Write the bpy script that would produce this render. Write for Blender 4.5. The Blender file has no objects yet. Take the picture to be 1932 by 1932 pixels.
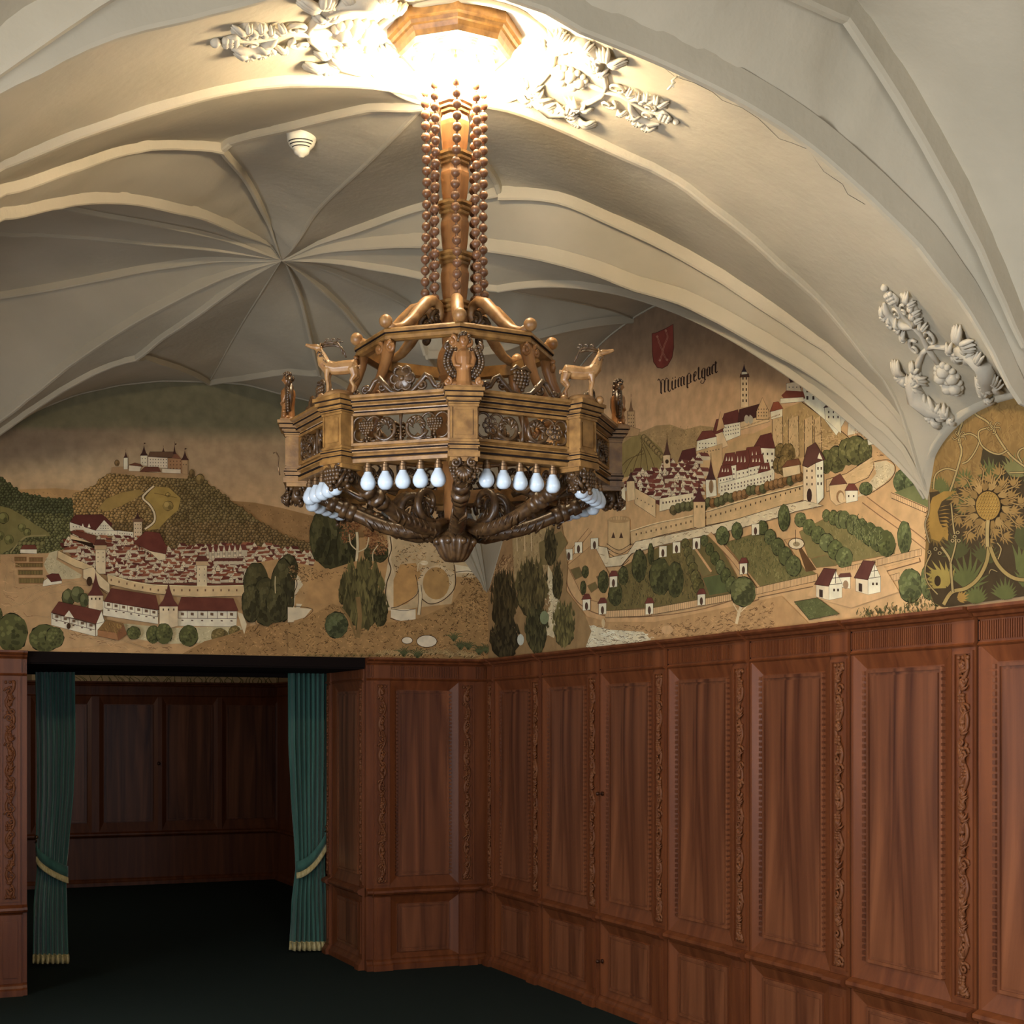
import bpy, bmesh, math, random
import numpy as np
from mathutils import Vector, Matrix
from mathutils.bvhtree import BVHTree
from mathutils.geometry import delaunay_2d_cdt
R = math.radians
PI = math.pi
col = bpy.context.scene.collection
rnd = random.Random(7)
F = 2800.0; EYE = 1.65; CXP = 966.0; HZ = 1370.0      # camera: level, lens shifted upwards
SN, CS = math.sin(R(23.5)), math.cos(R(23.5))
CORX, CORY = -.17, 10.38                               # the far right corner of the room

def W(s, t, z):
    """room coordinates: s along the right wall towards the viewer, t along the back wall to the left"""
    return Vector((CORX + SN*s - CS*t, CORY - CS*s - SN*t, z))
def room(v):
    dx, dy = v[0]-CORX, v[1]-CORY
    return (SN*dx - CS*dy, -(CS*dx + SN*dy), v[2])
def ray(px, py):
    return Vector(((px-CXP)/F, 1.0, (HZ-py)/F))
EYEV = Vector((0, 0, EYE))
def on_back(px, py, s0=0.0):
    d = ray(px, py)
    # s = SN*(x-CORX) - CS*(y-CORY) = s0
    k = (s0 + SN*CORX - CS*CORY)/(SN*d.x - CS*d.y)
    return EYEV + d*k
def on_right(px, py, t0=0.0):
    d = ray(px, py)
    k = (t0 - CS*CORX - SN*CORY)/(-(CS*d.x + SN*d.y))
    return EYEV + d*k

def lin(c):
    return tuple(((v/255)/12.92 if v/255 <= .04045 else ((v/255+.055)/1.055)**2.4) for v in c)

# ---------------------------------------------------------------- mesh builder
class MB:
    def __init__(s): s.v = []; s.f = []; s.sm = []
    def add(s, vs, fs, smooth=False):
        o = len(s.v); s.v += [Vector(v) for v in vs]
        s.f += [tuple(i+o for i in f) for f in fs]; s.sm += [smooth]*len(fs); return s
    def box(s, a, b):
        x0, y0, z0 = a; x1, y1, z1 = b
        return s.hexa([(x0,y0,z0),(x1,y0,z0),(x1,y1,z0),(x0,y1,z0),(x0,y0,z1),(x1,y0,z1),(x1,y1,z1),(x0,y1,z1)])
    def hexa(s, p):
        return s.add(p, [(0,3,2,1),(4,5,6,7),(0,1,5,4),(1,2,6,5),(2,3,7,6),(3,0,4,7)])
    def ell(s, c, r, n=8, m=6, M=None):
        if not hasattr(r, '__len__'): r = (r, r, r)
        vs = []; fs = []
        vs.append(Vector((0,0,r[2])))
        for i in range(1, m):
            a = PI*i/m
            for j in range(n):
                b = 2*PI*j/n
                vs.append(Vector((r[0]*math.sin(a)*math.cos(b), r[1]*math.sin(a)*math.sin(b), r[2]*math.cos(a))))
        vs.append(Vector((0,0,-r[2])))
        for j in range(n): fs.append((0, 1+j, 1+(j+1)%n))
        for i in range(m-2):
            for j in range(n):
                a = 1+i*n+j; b = 1+i*n+(j+1)%n
                fs.append((a, a+n, b+n, b))
        L = len(vs)-1; o = 1+(m-2)*n
        for j in range(n): fs.append((o+j, L, o+(j+1)%n))
        if M is not None: vs = [M @ v for v in vs]
        c = Vector(c)
        return s.add([v+c for v in vs], fs, True)
    def tube(s, pts, rad, n=6, flat=1.0, up=None, smooth=True, cap=True):
        pts = [Vector(p) for p in pts]; k = len(pts)
        if not hasattr(rad, '__len__'): rad = [rad]*k
        vs = []; fs = []; prev = None
        for i, p in enumerate(pts):
            d = (pts[min(i+1,k-1)]-pts[max(i-1,0)])
            if d.length < 1e-9: d = Vector((0,0,1))
            d.normalize()
            if up is not None:
                b = Vector(up); a = d.cross(b)
                if a.length < 1e-6: a = d.orthogonal()
                a.normalize(); b = a.cross(d).normalized()
            else:
                if prev is None: a = d.orthogonal().normalized()
                else:
                    a = prev - d*prev.dot(d)
                    a = a.normalized() if a.length > 1e-6 else d.orthogonal().normalized()
                prev = a; b = d.cross(a)
            for j in range(n):
                w = 2*PI*j/n
                vs.append(p + a*(math.cos(w)*rad[i]) + b*(math.sin(w)*rad[i]*flat))
        for i in range(k-1):
            for j in range(n):
                a0 = i*n+j; a1 = i*n+(j+1)%n
                fs.append((a0, a1, a1+n, a0+n))
        if cap:
            fs.append(tuple(reversed(range(n)))); fs.append(tuple(range((k-1)*n, k*n)))
        return s.add(vs, fs, smooth)
    def lathe(s, c, prof, n=8, rot=0.0, smooth=False, close=False):
        c = Vector(c); vs = []; fs = []; k = len(prof)
        for (r, z) in prof:
            for j in range(n):
                a = rot+2*PI*j/n
                vs.append(c+Vector((r*math.cos(a), r*math.sin(a), z)))
        for i in range(k if close else k-1):
            for j in range(n):
                a0 = i*n+j; a1 = i*n+(j+1)%n; i2 = (i+1)%k
                fs.append((a0, a1, i2*n+(j+1)%n, i2*n+j))
        if not close:
            fs.append(tuple(reversed(range(n)))); fs.append(tuple(range((k-1)*n, k*n)))
        return s.add(vs, fs, smooth)
    def build(s, name, m, parent=None, mods=None, at=None):
        me = bpy.data.meshes.new(name)
        off = Vector(at) if at is not None else (ORG.get(parent.name, Vector((0,0,0))) if parent else Vector((0,0,0)))
        me.from_pydata([tuple(v-off) for v in s.v], [], s.f)
        me.polygons.foreach_set('use_smooth', s.sm)
        me.materials.append(m)
        o = bpy.data.objects.new(name, me); col.objects.link(o)
        if parent is not None:
            o.parent = parent; ORG[o.name] = off
            if at is not None and parent.name in ORG: o.location = off-ORG[parent.name]
        else:
            o.location = off; ORG[o.name] = off
        me.validate(); me.update()
        return o
ORG = {}
def tag(o, label=None, cat=None, group=None, kind=None):
    if label: o['label'] = label
    if cat: o['category'] = cat
    if group: o['group'] = group
    if kind: o['kind'] = kind
    return o
def thing(name, loc, label, cat, group=None):
    o = bpy.data.objects.new(name, None); col.objects.link(o)
    o.location = loc; o.empty_display_size = .1; ORG[o.name] = Vector(loc)
    return tag(o, label, cat, group)

# ---------------------------------------------------------------- materials
def mat(name, base, rough=.6, var=None, scale=(8,8,8), bump=0, bscale=60, spec=.5, metal=0, emit=None, estr=0, sheen=0, nd=4, dist=0, trans=0):
    m = bpy.data.materials.new(name); m.use_nodes = True
    nt = m.node_tree; b = nt.nodes['Principled BSDF']
    b.inputs['Base Color'].default_value = (*base, 1); b.inputs['Roughness'].default_value = rough
    b.inputs['Specular IOR Level'].default_value = spec; b.inputs['Metallic'].default_value = metal
    if sheen: b.inputs['Sheen Weight'].default_value = sheen; b.inputs['Sheen Roughness'].default_value = .4
    if emit: b.inputs['Emission Color'].default_value = (*emit, 1); b.inputs['Emission Strength'].default_value = estr
    if trans: b.inputs['Transmission Weight'].default_value = trans
    tc = nt.nodes.new('ShaderNodeTexCoord')
    if var:
        mp = nt.nodes.new('ShaderNodeMapping'); mp.inputs['Scale'].default_value = scale
        mp.inputs['Rotation'].default_value = (0, 0, R(23.5))
        nz = nt.nodes.new('ShaderNodeTexNoise'); nz.inputs['Scale'].default_value = 1; nz.inputs['Detail'].default_value = nd
        nz.inputs['Distortion'].default_value = dist
        cr = nt.nodes.new('ShaderNodeValToRGB'); cr.color_ramp.elements[0].position = .3; cr.color_ramp.elements[1].position = .7
        cr.color_ramp.elements[0].color = (*base, 1); cr.color_ramp.elements[1].color = (*var, 1)
        nt.links.new(tc.outputs['Object'], mp.inputs['Vector']); nt.links.new(mp.outputs[0], nz.inputs['Vector'])
        nt.links.new(nz.outputs['Fac'], cr.inputs['Fac']); nt.links.new(cr.outputs['Color'], b.inputs['Base Color'])
    if bump:
        n2 = nt.nodes.new('ShaderNodeTexNoise'); n2.inputs['Scale'].default_value = bscale; n2.inputs['Detail'].default_value = 3
        bp = nt.nodes.new('ShaderNodeBump'); bp.inputs['Strength'].default_value = 1; bp.inputs['Distance'].default_value = bump
        nt.links.new(tc.outputs['Object'], n2.inputs['Vector']); nt.links.new(n2.outputs['Fac'], bp.inputs['Height'])
        nt.links.new(bp.outputs['Normal'], b.inputs['Normal'])
    return m
M = {}
M['plaster'] = mat('plaster', lin((184,175,154)), .9, lin((168,160,140)), (2,2,2), .002, 25, .2)
M['stucco'] = mat('stucco', lin((192,184,166)), .85, None, bump=.0008, bscale=80, spec=.2)
M['glare_white'] = mat('lamp_glare_white', lin((244,242,236)), .9)  # whiter than the vault plaster: lamp glare put into the colour
M['wood'] = mat('walnut_wood', lin((94,48,24)), .42, lin((126,71,38)), (16,16,1.1), .0004, 70, .4, nd=6, dist=.6)
M['wood_panel'] = mat('walnut_panel', lin((70,34,19)), .36, lin((146,90,58)), (8,8,.55), .0003, 70, .4, nd=6, dist=1.2)
M['wood_carve'] = mat('carved_walnut', lin((106,60,33)), .5, lin((126,78,46)), (30,30,12), spec=.3)
M['wood_dark'] = mat('blackened_wood_and_shade', lin((24,17,16)), .85, spec=.12)
M['carpet'] = mat('dark_green_carpet', lin((31,41,38)), .97, lin((39,50,47)), (240,240,240), .002, 500, .1)
M['velvet'] = mat('green_velvet', lin((58,98,88)), .8, lin((78,122,110)), (30,30,2), spec=.2, sheen=.5)
M['fringe'] = mat('cream_fringe', lin((222,210,160)), .8, lin((180,162,104)), (90,90,20))
M['gilt'] = mat('golden_brown_wood', lin((100,70,36)), .36, lin((148,110,60)), (30,30,30), .0003, 200, .5)
M['carved'] = mat('dark_carved_wood', lin((44,30,19)), .34, lin((88,64,38)), (50,50,50), .0003, 200, .5)
M['tan'] = mat('light_carved_wood', lin((156,120,76)), .4, lin((116,80,44)), (40,40,40), spec=.5)
M['shaft'] = mat('warm_shaft_wood', lin((108,70,38)), .36, lin((146,102,58)), (30,30,8), spec=.5)
M['bead'] = mat('turned_bead_wood', lin((104,72,50)), .36, spec=.5)
M['opal'] = mat('opal_glass', lin((186,200,212)), .14, spec=.6)
M['brass'] = mat('dull_brass', lin((120,96,70)), .35, metal=.8)
M['white'] = mat('white_plastic', lin((226,220,200)), .4)
M['darkslot'] = mat('dark_slot', lin((40,38,36)), .6)
M['lamp'] = mat('lit_lamp_glass', (1,.9,.7), .5, emit=(1,.80,.52), estr=185)
M['knob'] = mat('dark_brass_knob', lin((74,44,28)), .35, metal=.5)
# ---------------------------------------------------------------- the vault
S1=(4.70,0); S2=(5.60,0); CN=(0,0); L1=(0,3.95); L2=(4.70,4.3); L3=(5.60,4.3)
N0=(2.4,2.1); K1=(3.53,1.41); K2=(3.53,2.65); MM=(4.55,2.13)
K3=(1.15,1.546); K4=(1.145,2.6); J=(2.15,0.0); JB=(0,1.95); JL=(2.4,4.3)
ZN = {S1:2.60,S2:2.60,CN:2.56,L1:2.56,L2:2.60,L3:2.60,N0:3.955,K1:4.03,K2:4.03,MM:3.90,K3:3.73,K4:3.72,J:3.96,JB:3.88,JL:3.98}
def vplane(A, B, px, end=None):
    a = W(A[0],A[1],0); b = W(B[0],B[1],0); d = b-a; out = []
    for (x, y) in px:
        r = (x-CXP)/F
        u = (r*a.y - a.x)/(d.x - r*d.y)
        X = a.x+u*d.x; Y = a.y+u*d.y
        z = EYE+(HZ-y)/F*Y
        out.append((u, A[0]+u*(B[0]-A[0]), A[1]+u*(B[1]-A[1]), z))
    out.sort()
    return out
RIBS = []
def rib(A, B, px, w=.024, h=.032, ua=True, ub=True, dx=0, dy=0, ext=0):
    px = [(x+dx, y+dy) for x, y in px]
    o = vplane(A, B, px)
    o = [q for q in o if .02 < q[0] < (.98+ext)]
    pts = [q[1:] for q in o]
    def fill(e, q, pw):          # rise from a springer e to the first known point q
        o2 = []
        L = math.dist(e[:2], q[:2]); n = int(L/.12)
        for i in range(1, n):
            f = i/n
            o2.append((e[0]+f*(q[0]-e[0]), e[1]+f*(q[1]-e[1]), e[2]+(q[2]-e[2])*(.62*f+.38*(1-(1-f)**pw)) if .45 < L < 1.6 else e[2]+(q[2]-e[2])*(1-(1-f)**pw)))
        return o2
    if ua: pts = [(A[0],A[1],ZN[A])]+pts
    if ub: pts = pts+[(B[0],B[1],ZN[B])]
    for e in (0, -1):
        if pts[e][2] < 2.7 and math.dist(pts[e][:2], pts[1 if e == 0 else -2][:2]) > .3:
            if e == 0: pts = [pts[0]]+fill(pts[0], pts[1], 2.0)+pts[1:]
            else: pts = pts[:-1]+fill(pts[-1], pts[-2], 2.0)[::-1]+[pts[-1]]
    # densify
    out = []
    for i in range(len(pts)-1):
        p0 = Vector(pts[max(i-1,0)]); p1 = Vector(pts[i]); p2 = Vector(pts[i+1]); p3 = Vector(pts[min(i+2,len(pts)-1)])
        L = (p2-p1).length; n = max(1, int(L/.06))
        for k in range(n):
            f = k/n
            q = p1.lerp(p2, f)
            # catmull-rom in z only, plan stays straight
            z = .5*((2*p1.z)+(-p0.z+p2.z)*f+(2*p0.z-5*p1.z+4*p2.z-p3.z)*f*f+(-p0.z+3*p1.z-3*p2.z+p3.z)*f**3)
            z = max(min(z, max(p1.z,p2.z)+.02), min(p1.z,p2.z)-.02)
            out.append((q.x, q.y, z))
    out.append(pts[-1])
    RIBS.append((out, w, h))
    return out
rib(N0,S1,[(621,473),(702,461),(799,458),(922,465),(1021,481),(1126,509),(1232,547),(1267,557),(1364,600),(1449,648),(1520,691),(1592,745),(1671,816),(1705,853),(1734,893)],.03,.045,dy=-7)
rib(K1,S1,[(1056,371),(1162,414),(1267,463),(1373,523),(1461,583),(1563,656),(1620,708),(1677,765),(1720,827),(1742,878)],.03,.05,dy=-7)
rib(L2,S1,[(0,312),(145,254),(290,206),(435,169),(543,155),(700,158),(960,203),(1050,236),(1147,280),(1232,317),(1276,341),(1351,398),(1427,458),(1503,527),(1535,557),(1592,622),(1648,696),(1691,759),(1728,830)],.03,.028,dy=-7)
rib(L3,S2,[(0,138),(145,65),(254,29),(380,0),(550,-42),(700,-62),(870,-52),(1040,2),(1104,40),(1200,78),(1314,129),(1427,189),(1541,265),(1655,364),(1749,458),(1825,560),(1870,637),(1932,760)],.03,.064,dy=-15)
S2b=(5.90,2.15); ZN[S2b]=3.98
rib(S2,S2b,[(1598,0),(1670,106),(1730,205),(1806,341),(1859,455),(1901,560),(1932,636)],.035,.085,dx=10)
rib(L3,(5.9,2.16),[(0,32),(25,15),(45,3)],.035,.055,ub=False) if 0 else None
rib(N0,K2,[(536,475),(507,417),(467,337)],.022,.03)
rib(N0,K1,[(600,455),(700,417),(795,384)],.022,.035)
rib(K2,L2,[(326,266),(254,272),(145,304),(0,350)],.025,.035)
rib(N0,L2,[(513,463),(449,431),(385,402),(326,388),(254,372),(181,368),(109,377),(0,397)],.025,.035)
rib(K2,MM,[(435,261),(543,234),(700,197)],.03,.03)
rib(K1,MM,[(930,325)],.024,.03)
rib(N0,MM,[(551,471),(598,399),(700,301)],.014,.008)
rib(N0,CN,[(581,521),(642,574),(698,638)],.02,.025)
K6=(1.9,1.15); K5=(2.9,1.15); ZN[K6]=3.70; ZN[K5]=3.80
rib(N0,K6,[(600,500),(680,530),(783,582)],.02,.028)
rib(N0,K5,[(621,491),(702,500),(795,517)],.02,.028)
rib(J,K6,[(1106,610),(1017,630),(936,658)],.02,.028)
rib(K6,CN,[],.02,.03)
rib(J,K5,[(1126,579)],.008,.006)
rib(K5,S1,[],.02,.03)
rib(N0,J,[(743,483),(1123,515)],.01,.008)
rib(N0,K3,[(541,497),(565,550),(585,630)],.02,.028)
rib(K3,CN,[],.02,.03)
rib(JB,K3,[(465,710),(545,698)],.02,.028)
rib(N0,JB,[(491,555),(449,624)],.008,.006)
rib(N0,K4,[(449,534),(353,601),(305,633)],.022,.028)
rib(K4,JB,[(273,669),(353,698)],.02,.028)
rib(K4,L1,[(193,691),(112,733),(48,775),(0,810)],.022,.03)
rib(N0,L1,[(417,518),(321,563),(225,617),(128,682),(48,746),(0,784)],.026,.035)
K7=(1.5,3.4); ZN[K7]=3.86
rib(N0,K7,[(401,486),(289,499),(193,518),(96,537),(0,553)],.026,.034)
rib(K7,L1,[],.02,.03); rib(K7,JL,[],.02,.03)
rib(N0,JL,[(385,468),(289,459),(160,447),(64,441),(0,440)],.018,.014)
K8=(3.1,3.4); ZN[K8]=3.86
rib(N0,K8,[(417,447),(305,422),(193,402)],.016,.02)
rib(K8,L2,[],.02,.03); rib(K8,JL,[],.02,.03)
# second star bay, nearer the viewer (mostly above and behind the view)
N1=(8.1,2.15); ZN[N1]=3.98; E1=(10.6,0); E2=(10.6,4.3); ZN[E1]=2.6; ZN[E2]=2.6
def arc(A, B, za, zb, w=.024, h=.032, pw=2.4):
    n = 24; o = []
    for i in range(n+1):
        u = i/n; z = zb-(zb-za)*abs(1-u)**pw
        o.append((A[0]+u*(B[0]-A[0]), A[1]+u*(B[1]-A[1]), z))
    RIBS.append((o, w, h))
arc(E1,N1,2.6,3.98); arc(E2,N1,2.6,3.98)
arc(S2,(7.0,1.9),2.6,3.99); arc(L3,(7.0,2.5),2.6,3.99)
arc(L3,(5.9,2.16),2.6,3.98,.035,.085)

# flat crown where the chandelier hangs
o_ = []
for i in range(25):
    a = 2*PI*i/24; x_ = (858-966)/F*4.9+.27*math.cos(a); y_ = 4.9+.27*math.sin(a)
    q_ = room((x_, y_, 0)); o_.append((q_[0], q_[1], 3.945))
CROWN = o_
# wall arches: (s, z) on the right wall, (t, z) on the back and left walls
def interp(tab, x):
    for i in range(len(tab)-1):
        if tab[i][0] <= x <= tab[i+1][0]:
            a, b = tab[i], tab[i+1]; f = (x-a[0])/(b[0]-a[0]) if b[0] > a[0] else 0
            f2 = f
            return a[1]+(b[1]-a[1])*f2
    return tab[-1][1] if x > tab[-1][0] else tab[0][1]
def lun(x, w, zs, za, p=2.4):
    u = abs(2*x/w-1); return za-(za-zs)*u**p
def wall_arch_right(s):
    if s <= 4.7:
        pts = []
        return interp(RT, s) if s < 2.35 else interp(RT, 4.7-s)
    if s <= 5.6:
        u = abs((s-5.15)/.45); return 2.62+.27*math.sqrt(max(0,1-u**2.2))
    return lun(s-5.6, 5.0, 2.6, 3.95)
RT = []
for (x, y) in [(945,1040),(985,890),(1063,734),(1109,674),(1150,634),(1198,598),(1235,577)]:
    p = on_right(x, y); q = room(p); RT.append((q[0], p.z))
RT = [(0,2.56)]+RT+[(2.36, RT[-1][1]+.005)]
BT = []
for (x, y) in [(870,1060),(845,975),(780,880),(700,800),(650,775),(610,762),(530,743),(465,725),(398,720),(305,718),(225,726),(144,744),(64,776),(0,813)]:
    p = on_back(x, y); q = room(p); BT.append((q[1], p.z))
BT = [(0,2.56)]+BT+[(3.95,2.56),(4.3,2.4)]
def left_arch(s):
    if s <= 4.7: return lun(s, 4.7, 2.6, 3.98)
    if s <= 5.6: return 2.6+.3*math.sqrt(max(0,1-abs((s-5.15)/.45)**2.2))
    return lun(s-5.6, 5.0, 2.6, 3.95)
TW = 4.3; SE = 10.6
def build_vault():
    pv = []; fx = []; pe = []
    def add(s, t, z): pv.append((s, t)); fx.append(z); return len(pv)-1
    key = {}
    def node(s, t, z):
        k = (round(s,3), round(t,3))
        if k in key: return key[k]
        key[k] = add(s, t, z); return key[k]
    def chain(pts):
        prev = None
        for p in pts:
            i = node(*p)
            if prev is not None and prev != i: pe.append((prev, i))
            prev = i
    N = 110
    ss = sorted(set([round(SE*i/212,3) for i in range(213)]+[4.7,5.6,2.15,2.4]))
    chain([(s,0,wall_arch_right(s)) for s in ss])
    chain([(s,TW,left_arch(s)) for s in ss])
    ts = sorted(set([round(TW*i/86,3) for i in range(87)]+[1.95,3.95]))
    chain([(0,t,interp(BT,t)) for t in ts if t > 0 and t < TW])
    key2 = {}
    chain([(0,0,wall_arch_right(0)),(0,ts[1],interp(BT,ts[1]))])
    chain([(0,ts[-2],interp(BT,ts[-2])),(0,TW,left_arch(0))])
    chain([(SE,t,lun(t,TW,2.6,3.95)) for t in ts])
    for o, w, h in RIBS: chain(o)
    chain(CROWN)
    ne = len(pe)
    cons = np.array([[pv[a], pv[b]] for a, b in pe])
    cp = np.array(pv)
    hh = .085; j = 0
    y = hh*.6
    while y < TW-.03:
        x = hh*(.5 if j % 2 else 1.0)
        while x < SE-.03:
            if np.min((cp[:,0]-x)**2+(cp[:,1]-y)**2) > .045**2: add(x, y, None)
            x += hh
        y += hh*.866; j += 1
    vs, es, fs, ov, oe, of = delaunay_2d_cdt([Vector(p) for p in pv], pe, [], 0, 1e-5)
    n = len(vs); z = np.zeros(n); fixed = np.zeros(n, bool)
    spr = np.array([S1,S2,CN,L1,L2,L3,E1,E2])
    sharp = set()
    P = np.array([(v.x, v.y) for v in vs])
    d = np.min(np.sqrt((P[:,None,0]-spr[None,:,0])**2+(P[:,None,1]-spr[None,:,1])**2), axis=1)
    z[:] = 2.6+1.4*np.sqrt(np.clip(1-(1-np.clip(d/2.6,0,1))**2, 0, 1))
    for i in range(n):
        zz = [fx[k] for k in ov[i] if fx[k] is not None]
        if zz: z[i] = sum(zz)/len(zz); fixed[i] = True
    # edges: adjacency
    tri = []
    for f in fs:
        for k in range(1, len(f)-1): tri.append((f[0], f[k], f[k+1]))
    E = set()
    for a, b, c in tri:
        for e in ((a,b),(b,c),(c,a)): E.add((min(e), max(e)))
    E = np.array(sorted(E))
    L = np.sqrt(((P[E[:,0]]-P[E[:,1]])**2).sum(1))+1e-4
    w = np.ones(len(L))
    deg = np.bincount(E[:,0], w, n)+np.bincount(E[:,1], w, n)
    a2 = np.bincount(E[:,0], L*L, n)+np.bincount(E[:,1], L*L, n)
    load = .42*a2/deg/2
    for it in range(2600):
        s = np.bincount(E[:,0], w*z[E[:,1]], n)+np.bincount(E[:,1], w*z[E[:,0]], n)
        zn = s/np.maximum(deg,1)+load*.5
        zn = np.where(fixed, z, zn)
        z = z+(zn-z)*1.0
    oeset = set()
    for i, e in enumerate(es):
        if oe[i] and not all(abs(z[k]-3.945) < 1e-6 for k in e): oeset.add((min(e), max(e)))
    return vs, z, tri, oeset
vs_, z_, tri_, oes_ = build_vault()
vv = [W(v.x, v.y, z_[i]) for i, v in enumerate(vs_)]
me = bpy.data.meshes.new('ceiling')
def skipf(f):
    c = [sum(vs_[i][k] for i in f)/3 for k in (0,1)]
    return False and 4.72 < c[0] < 5.58
tri_ = [f for f in tri_ if not skipf(f)]
me.from_pydata([tuple(v) for v in vv], [], tri_)
me.polygons.foreach_set('use_smooth', [True]*len(me.polygons))
me.update()
at_ = me.attributes.new('sharp_edge', 'BOOLEAN', 'EDGE')
fl = [False]*len(me.edges)
for e in me.edges:
    k = (min(e.vertices), max(e.vertices))
    if k in oes_: fl[e.index] = True
at_.data.foreach_set('value', fl)
me.materials.append(M['plaster'])
ceil = bpy.data.objects.new('ceiling', me); col.objects.link(ceil); ceil['kind'] = 'structure'
BVH = BVHTree.FromPolygons([tuple(v) for v in vv], [tuple(f) for f in tri_])
def hit(px, py):
    d = ray(px, py).normalized()
    p, nrm, i, ds = BVH.ray_cast(EYEV, d)
    if p is None: return None, None
    if nrm.dot(d) > 0: nrm = -nrm
    return p, nrm
def drop(s, t):
    a = W(s, t, 2.0); p, nrm, i, ds = BVH.ray_cast(a, Vector((0,0,1)))
    return p if p else W(s, t, 3.9)
# roof slab above the vault keeps daylight out
b = MB(); b.hexa([W(-7,-.6,4.6),W(SE+1.2,-.6,4.6),W(SE+1.2,6,4.6),W(-7,6,4.6),W(-7,-.6,4.7),W(SE+1.2,-.6,4.7),W(SE+1.2,6,4.7),W(-7,6,4.7)])
tag(b.build('trim_1', M['plaster']), kind='structure')
# ribs: wedge profile under every crease
ribmesh = MB()
for pts, w, h in RIBS:
    P3 = [W(*p) for p in pts]; k = len(P3); V = []; Fc = []
    for i, p in enumerate(P3):
        d = P3[min(i+1,k-1)]-P3[max(i-1,0)]
        dh = Vector((d.x, d.y, 0)).normalized()
        sd = Vector((-dh.y, dh.x, 0)); d.normalize()
        nn = sd.cross(d).normalized()
        if nn.z > 0: nn = -nn
        dist = min((Vector((pts[i][0],pts[i][1]))-Vector(q)).length for q in (S1,S2,CN,L1,L2,L3,E1,E2))
        dn = (Vector((pts[i][0],pts[i][1]))-Vector(N0)).length
        f = min(1, .25+dist/.9)*min(1, .15+dn/.55)
        for a, bb in ((-.80,-.5),(-.50,.85),(-.28,1.0),(.28,1.0),(.50,.85),(.80,-.5)):
            V.append(p+sd*(a*w*f)+nn*(bb*h*f))
    for i in range(k-1):
        for j in range(5): Fc.append((i*6+j, i*6+j+1, i*6+j+7, i*6+j+6))
    Fc.append(tuple(range(6))); Fc.append(tuple(reversed(range((k-1)*6, k*6))))
    ribmesh.add(V, Fc, False)
rb = ribmesh.build('trim_2', M['plaster'], ceil); rb['kind'] = 'structure'
# thin light arris along the wall arches and the reveal of the small niche arch
b = MB()
b.tube([W(s,.006,wall_arch_right(s)-.002) for s in [i*4.66/60+.02 for i in range(61)]], .007, 5)
b.tube([W(.006,t,interp(BT,t)-.002) for t in [i*3.9/50+.02 for i in range(51)]], .007, 5)
b.build('trim_3', M['plaster'], ceil)['kind'] = 'structure'
b = MB(); sn = [4.705+.89*i/40 for i in range(41)]
V = []; Fc = []
for s in sn:
    z = wall_arch_right(s)
    V += [W(s,.040,z+.0), W(s,-.01,z+.0), W(s,.040,z+.03)]
for i in range(40):
    Fc += [(i*3,i*3+1,i*3+4,i*3+3),(i*3,i*3+3,i*3+5,i*3+2)]
b.add(V, Fc, True); b.build('trim_4', M['plaster'], ceil)['kind'] = 'structure'
# ---------------------------------------------------------------- room shell
def slab(name, a, b_, m):          # a, b_: (s,t,z) corners
    s0,t0,z0 = a; s1,t1,z1 = b_
    b = MB().hexa([W(s0,t0,z0),W(s1,t0,z0),W(s1,t1,z0),W(s0,t1,z0),W(s0,t0,z1),W(s1,t0,z1),W(s1,t1,z1),W(s0,t1,z1)])
    o = b.build(name, m); o['kind'] = 'structure'; return o
M['sand'] = mat('painted_sand_plaster', lin((178,150,112)), .9, lin((168,140,104)), (3,3,3), spec=.2)
slab('floor', (-7,-.6,-.1), (SE+.6,5.2,0), M['carpet'])
slab('wall_right', (-1.02,-.3,0), (SE+.6,-.001,4.6), M['sand'])
slab('wall_back', (-1.0,0,2.05), (0,4.5,4.6), M['sand'])
slab('wall_back_pier_right', (-1.0,0,0), (0,.86,2.05), M['wood'])
slab('wall_back_pier_left', (-1.0,3.12,0), (0,4.5,2.05), M['wood'])
# alcove behind the opening
slab('wall_alcove_back', (-6.5,-.4,0), (-6.16,5.2,4.6), M['sand'])
slab('wall_alcove_right', (-6.3,-.4,0), (-1.0,-.10,4.6), M['sand'])
slab('wall_alcove_left', (-6.3,4.5,0), (-1.0,4.8,4.6), M['sand'])
slab('ceiling_alcove', (-6.3,-.4,3.0), (-1.0,4.8,3.1), M['plaster'])
# left wall with two tall windows, end wall with two openings made up for the fill lights
def wall_open(name, axis, c0, c1, lo, hi, z0, z1, holes):
    b = MB()
    def bx(u0,u1,za,zb):
        if u1-u0 < 1e-4 or zb-za < 1e-4: return
        if axis == 's': P = [(u0,c0),(u1,c0),(u1,c1),(u0,c1)]
        else: P = [(c0,u0),(c1,u0),(c1,u1),(c0,u1)]
        b.hexa([W(p[0],p[1],za) for p in P]+[W(p[0],p[1],zb) for p in P])
    u = lo
    for (a, e, h0, h1) in holes:
        bx(u,a,z0,z1); bx(a,e,z0,h0); bx(a,e,h1,z1); u = e
    bx(u,hi,z0,z1)
    o = b.build(name, M['sand']); o['kind'] = 'structure'; return o
wall_open('wall_left','s',4.3,4.75,-1.0,SE+.6,0,4.6,[(1.2,2.4,.9,2.5),(6.3,7.7,.9,2.6)])
wall_open('wall_front','t',SE+.002,SE+.35,-.3,4.6,0,4.6,[(.6,1.8,.8,2.6),(2.5,3.7,.8,2.6)])
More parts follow.
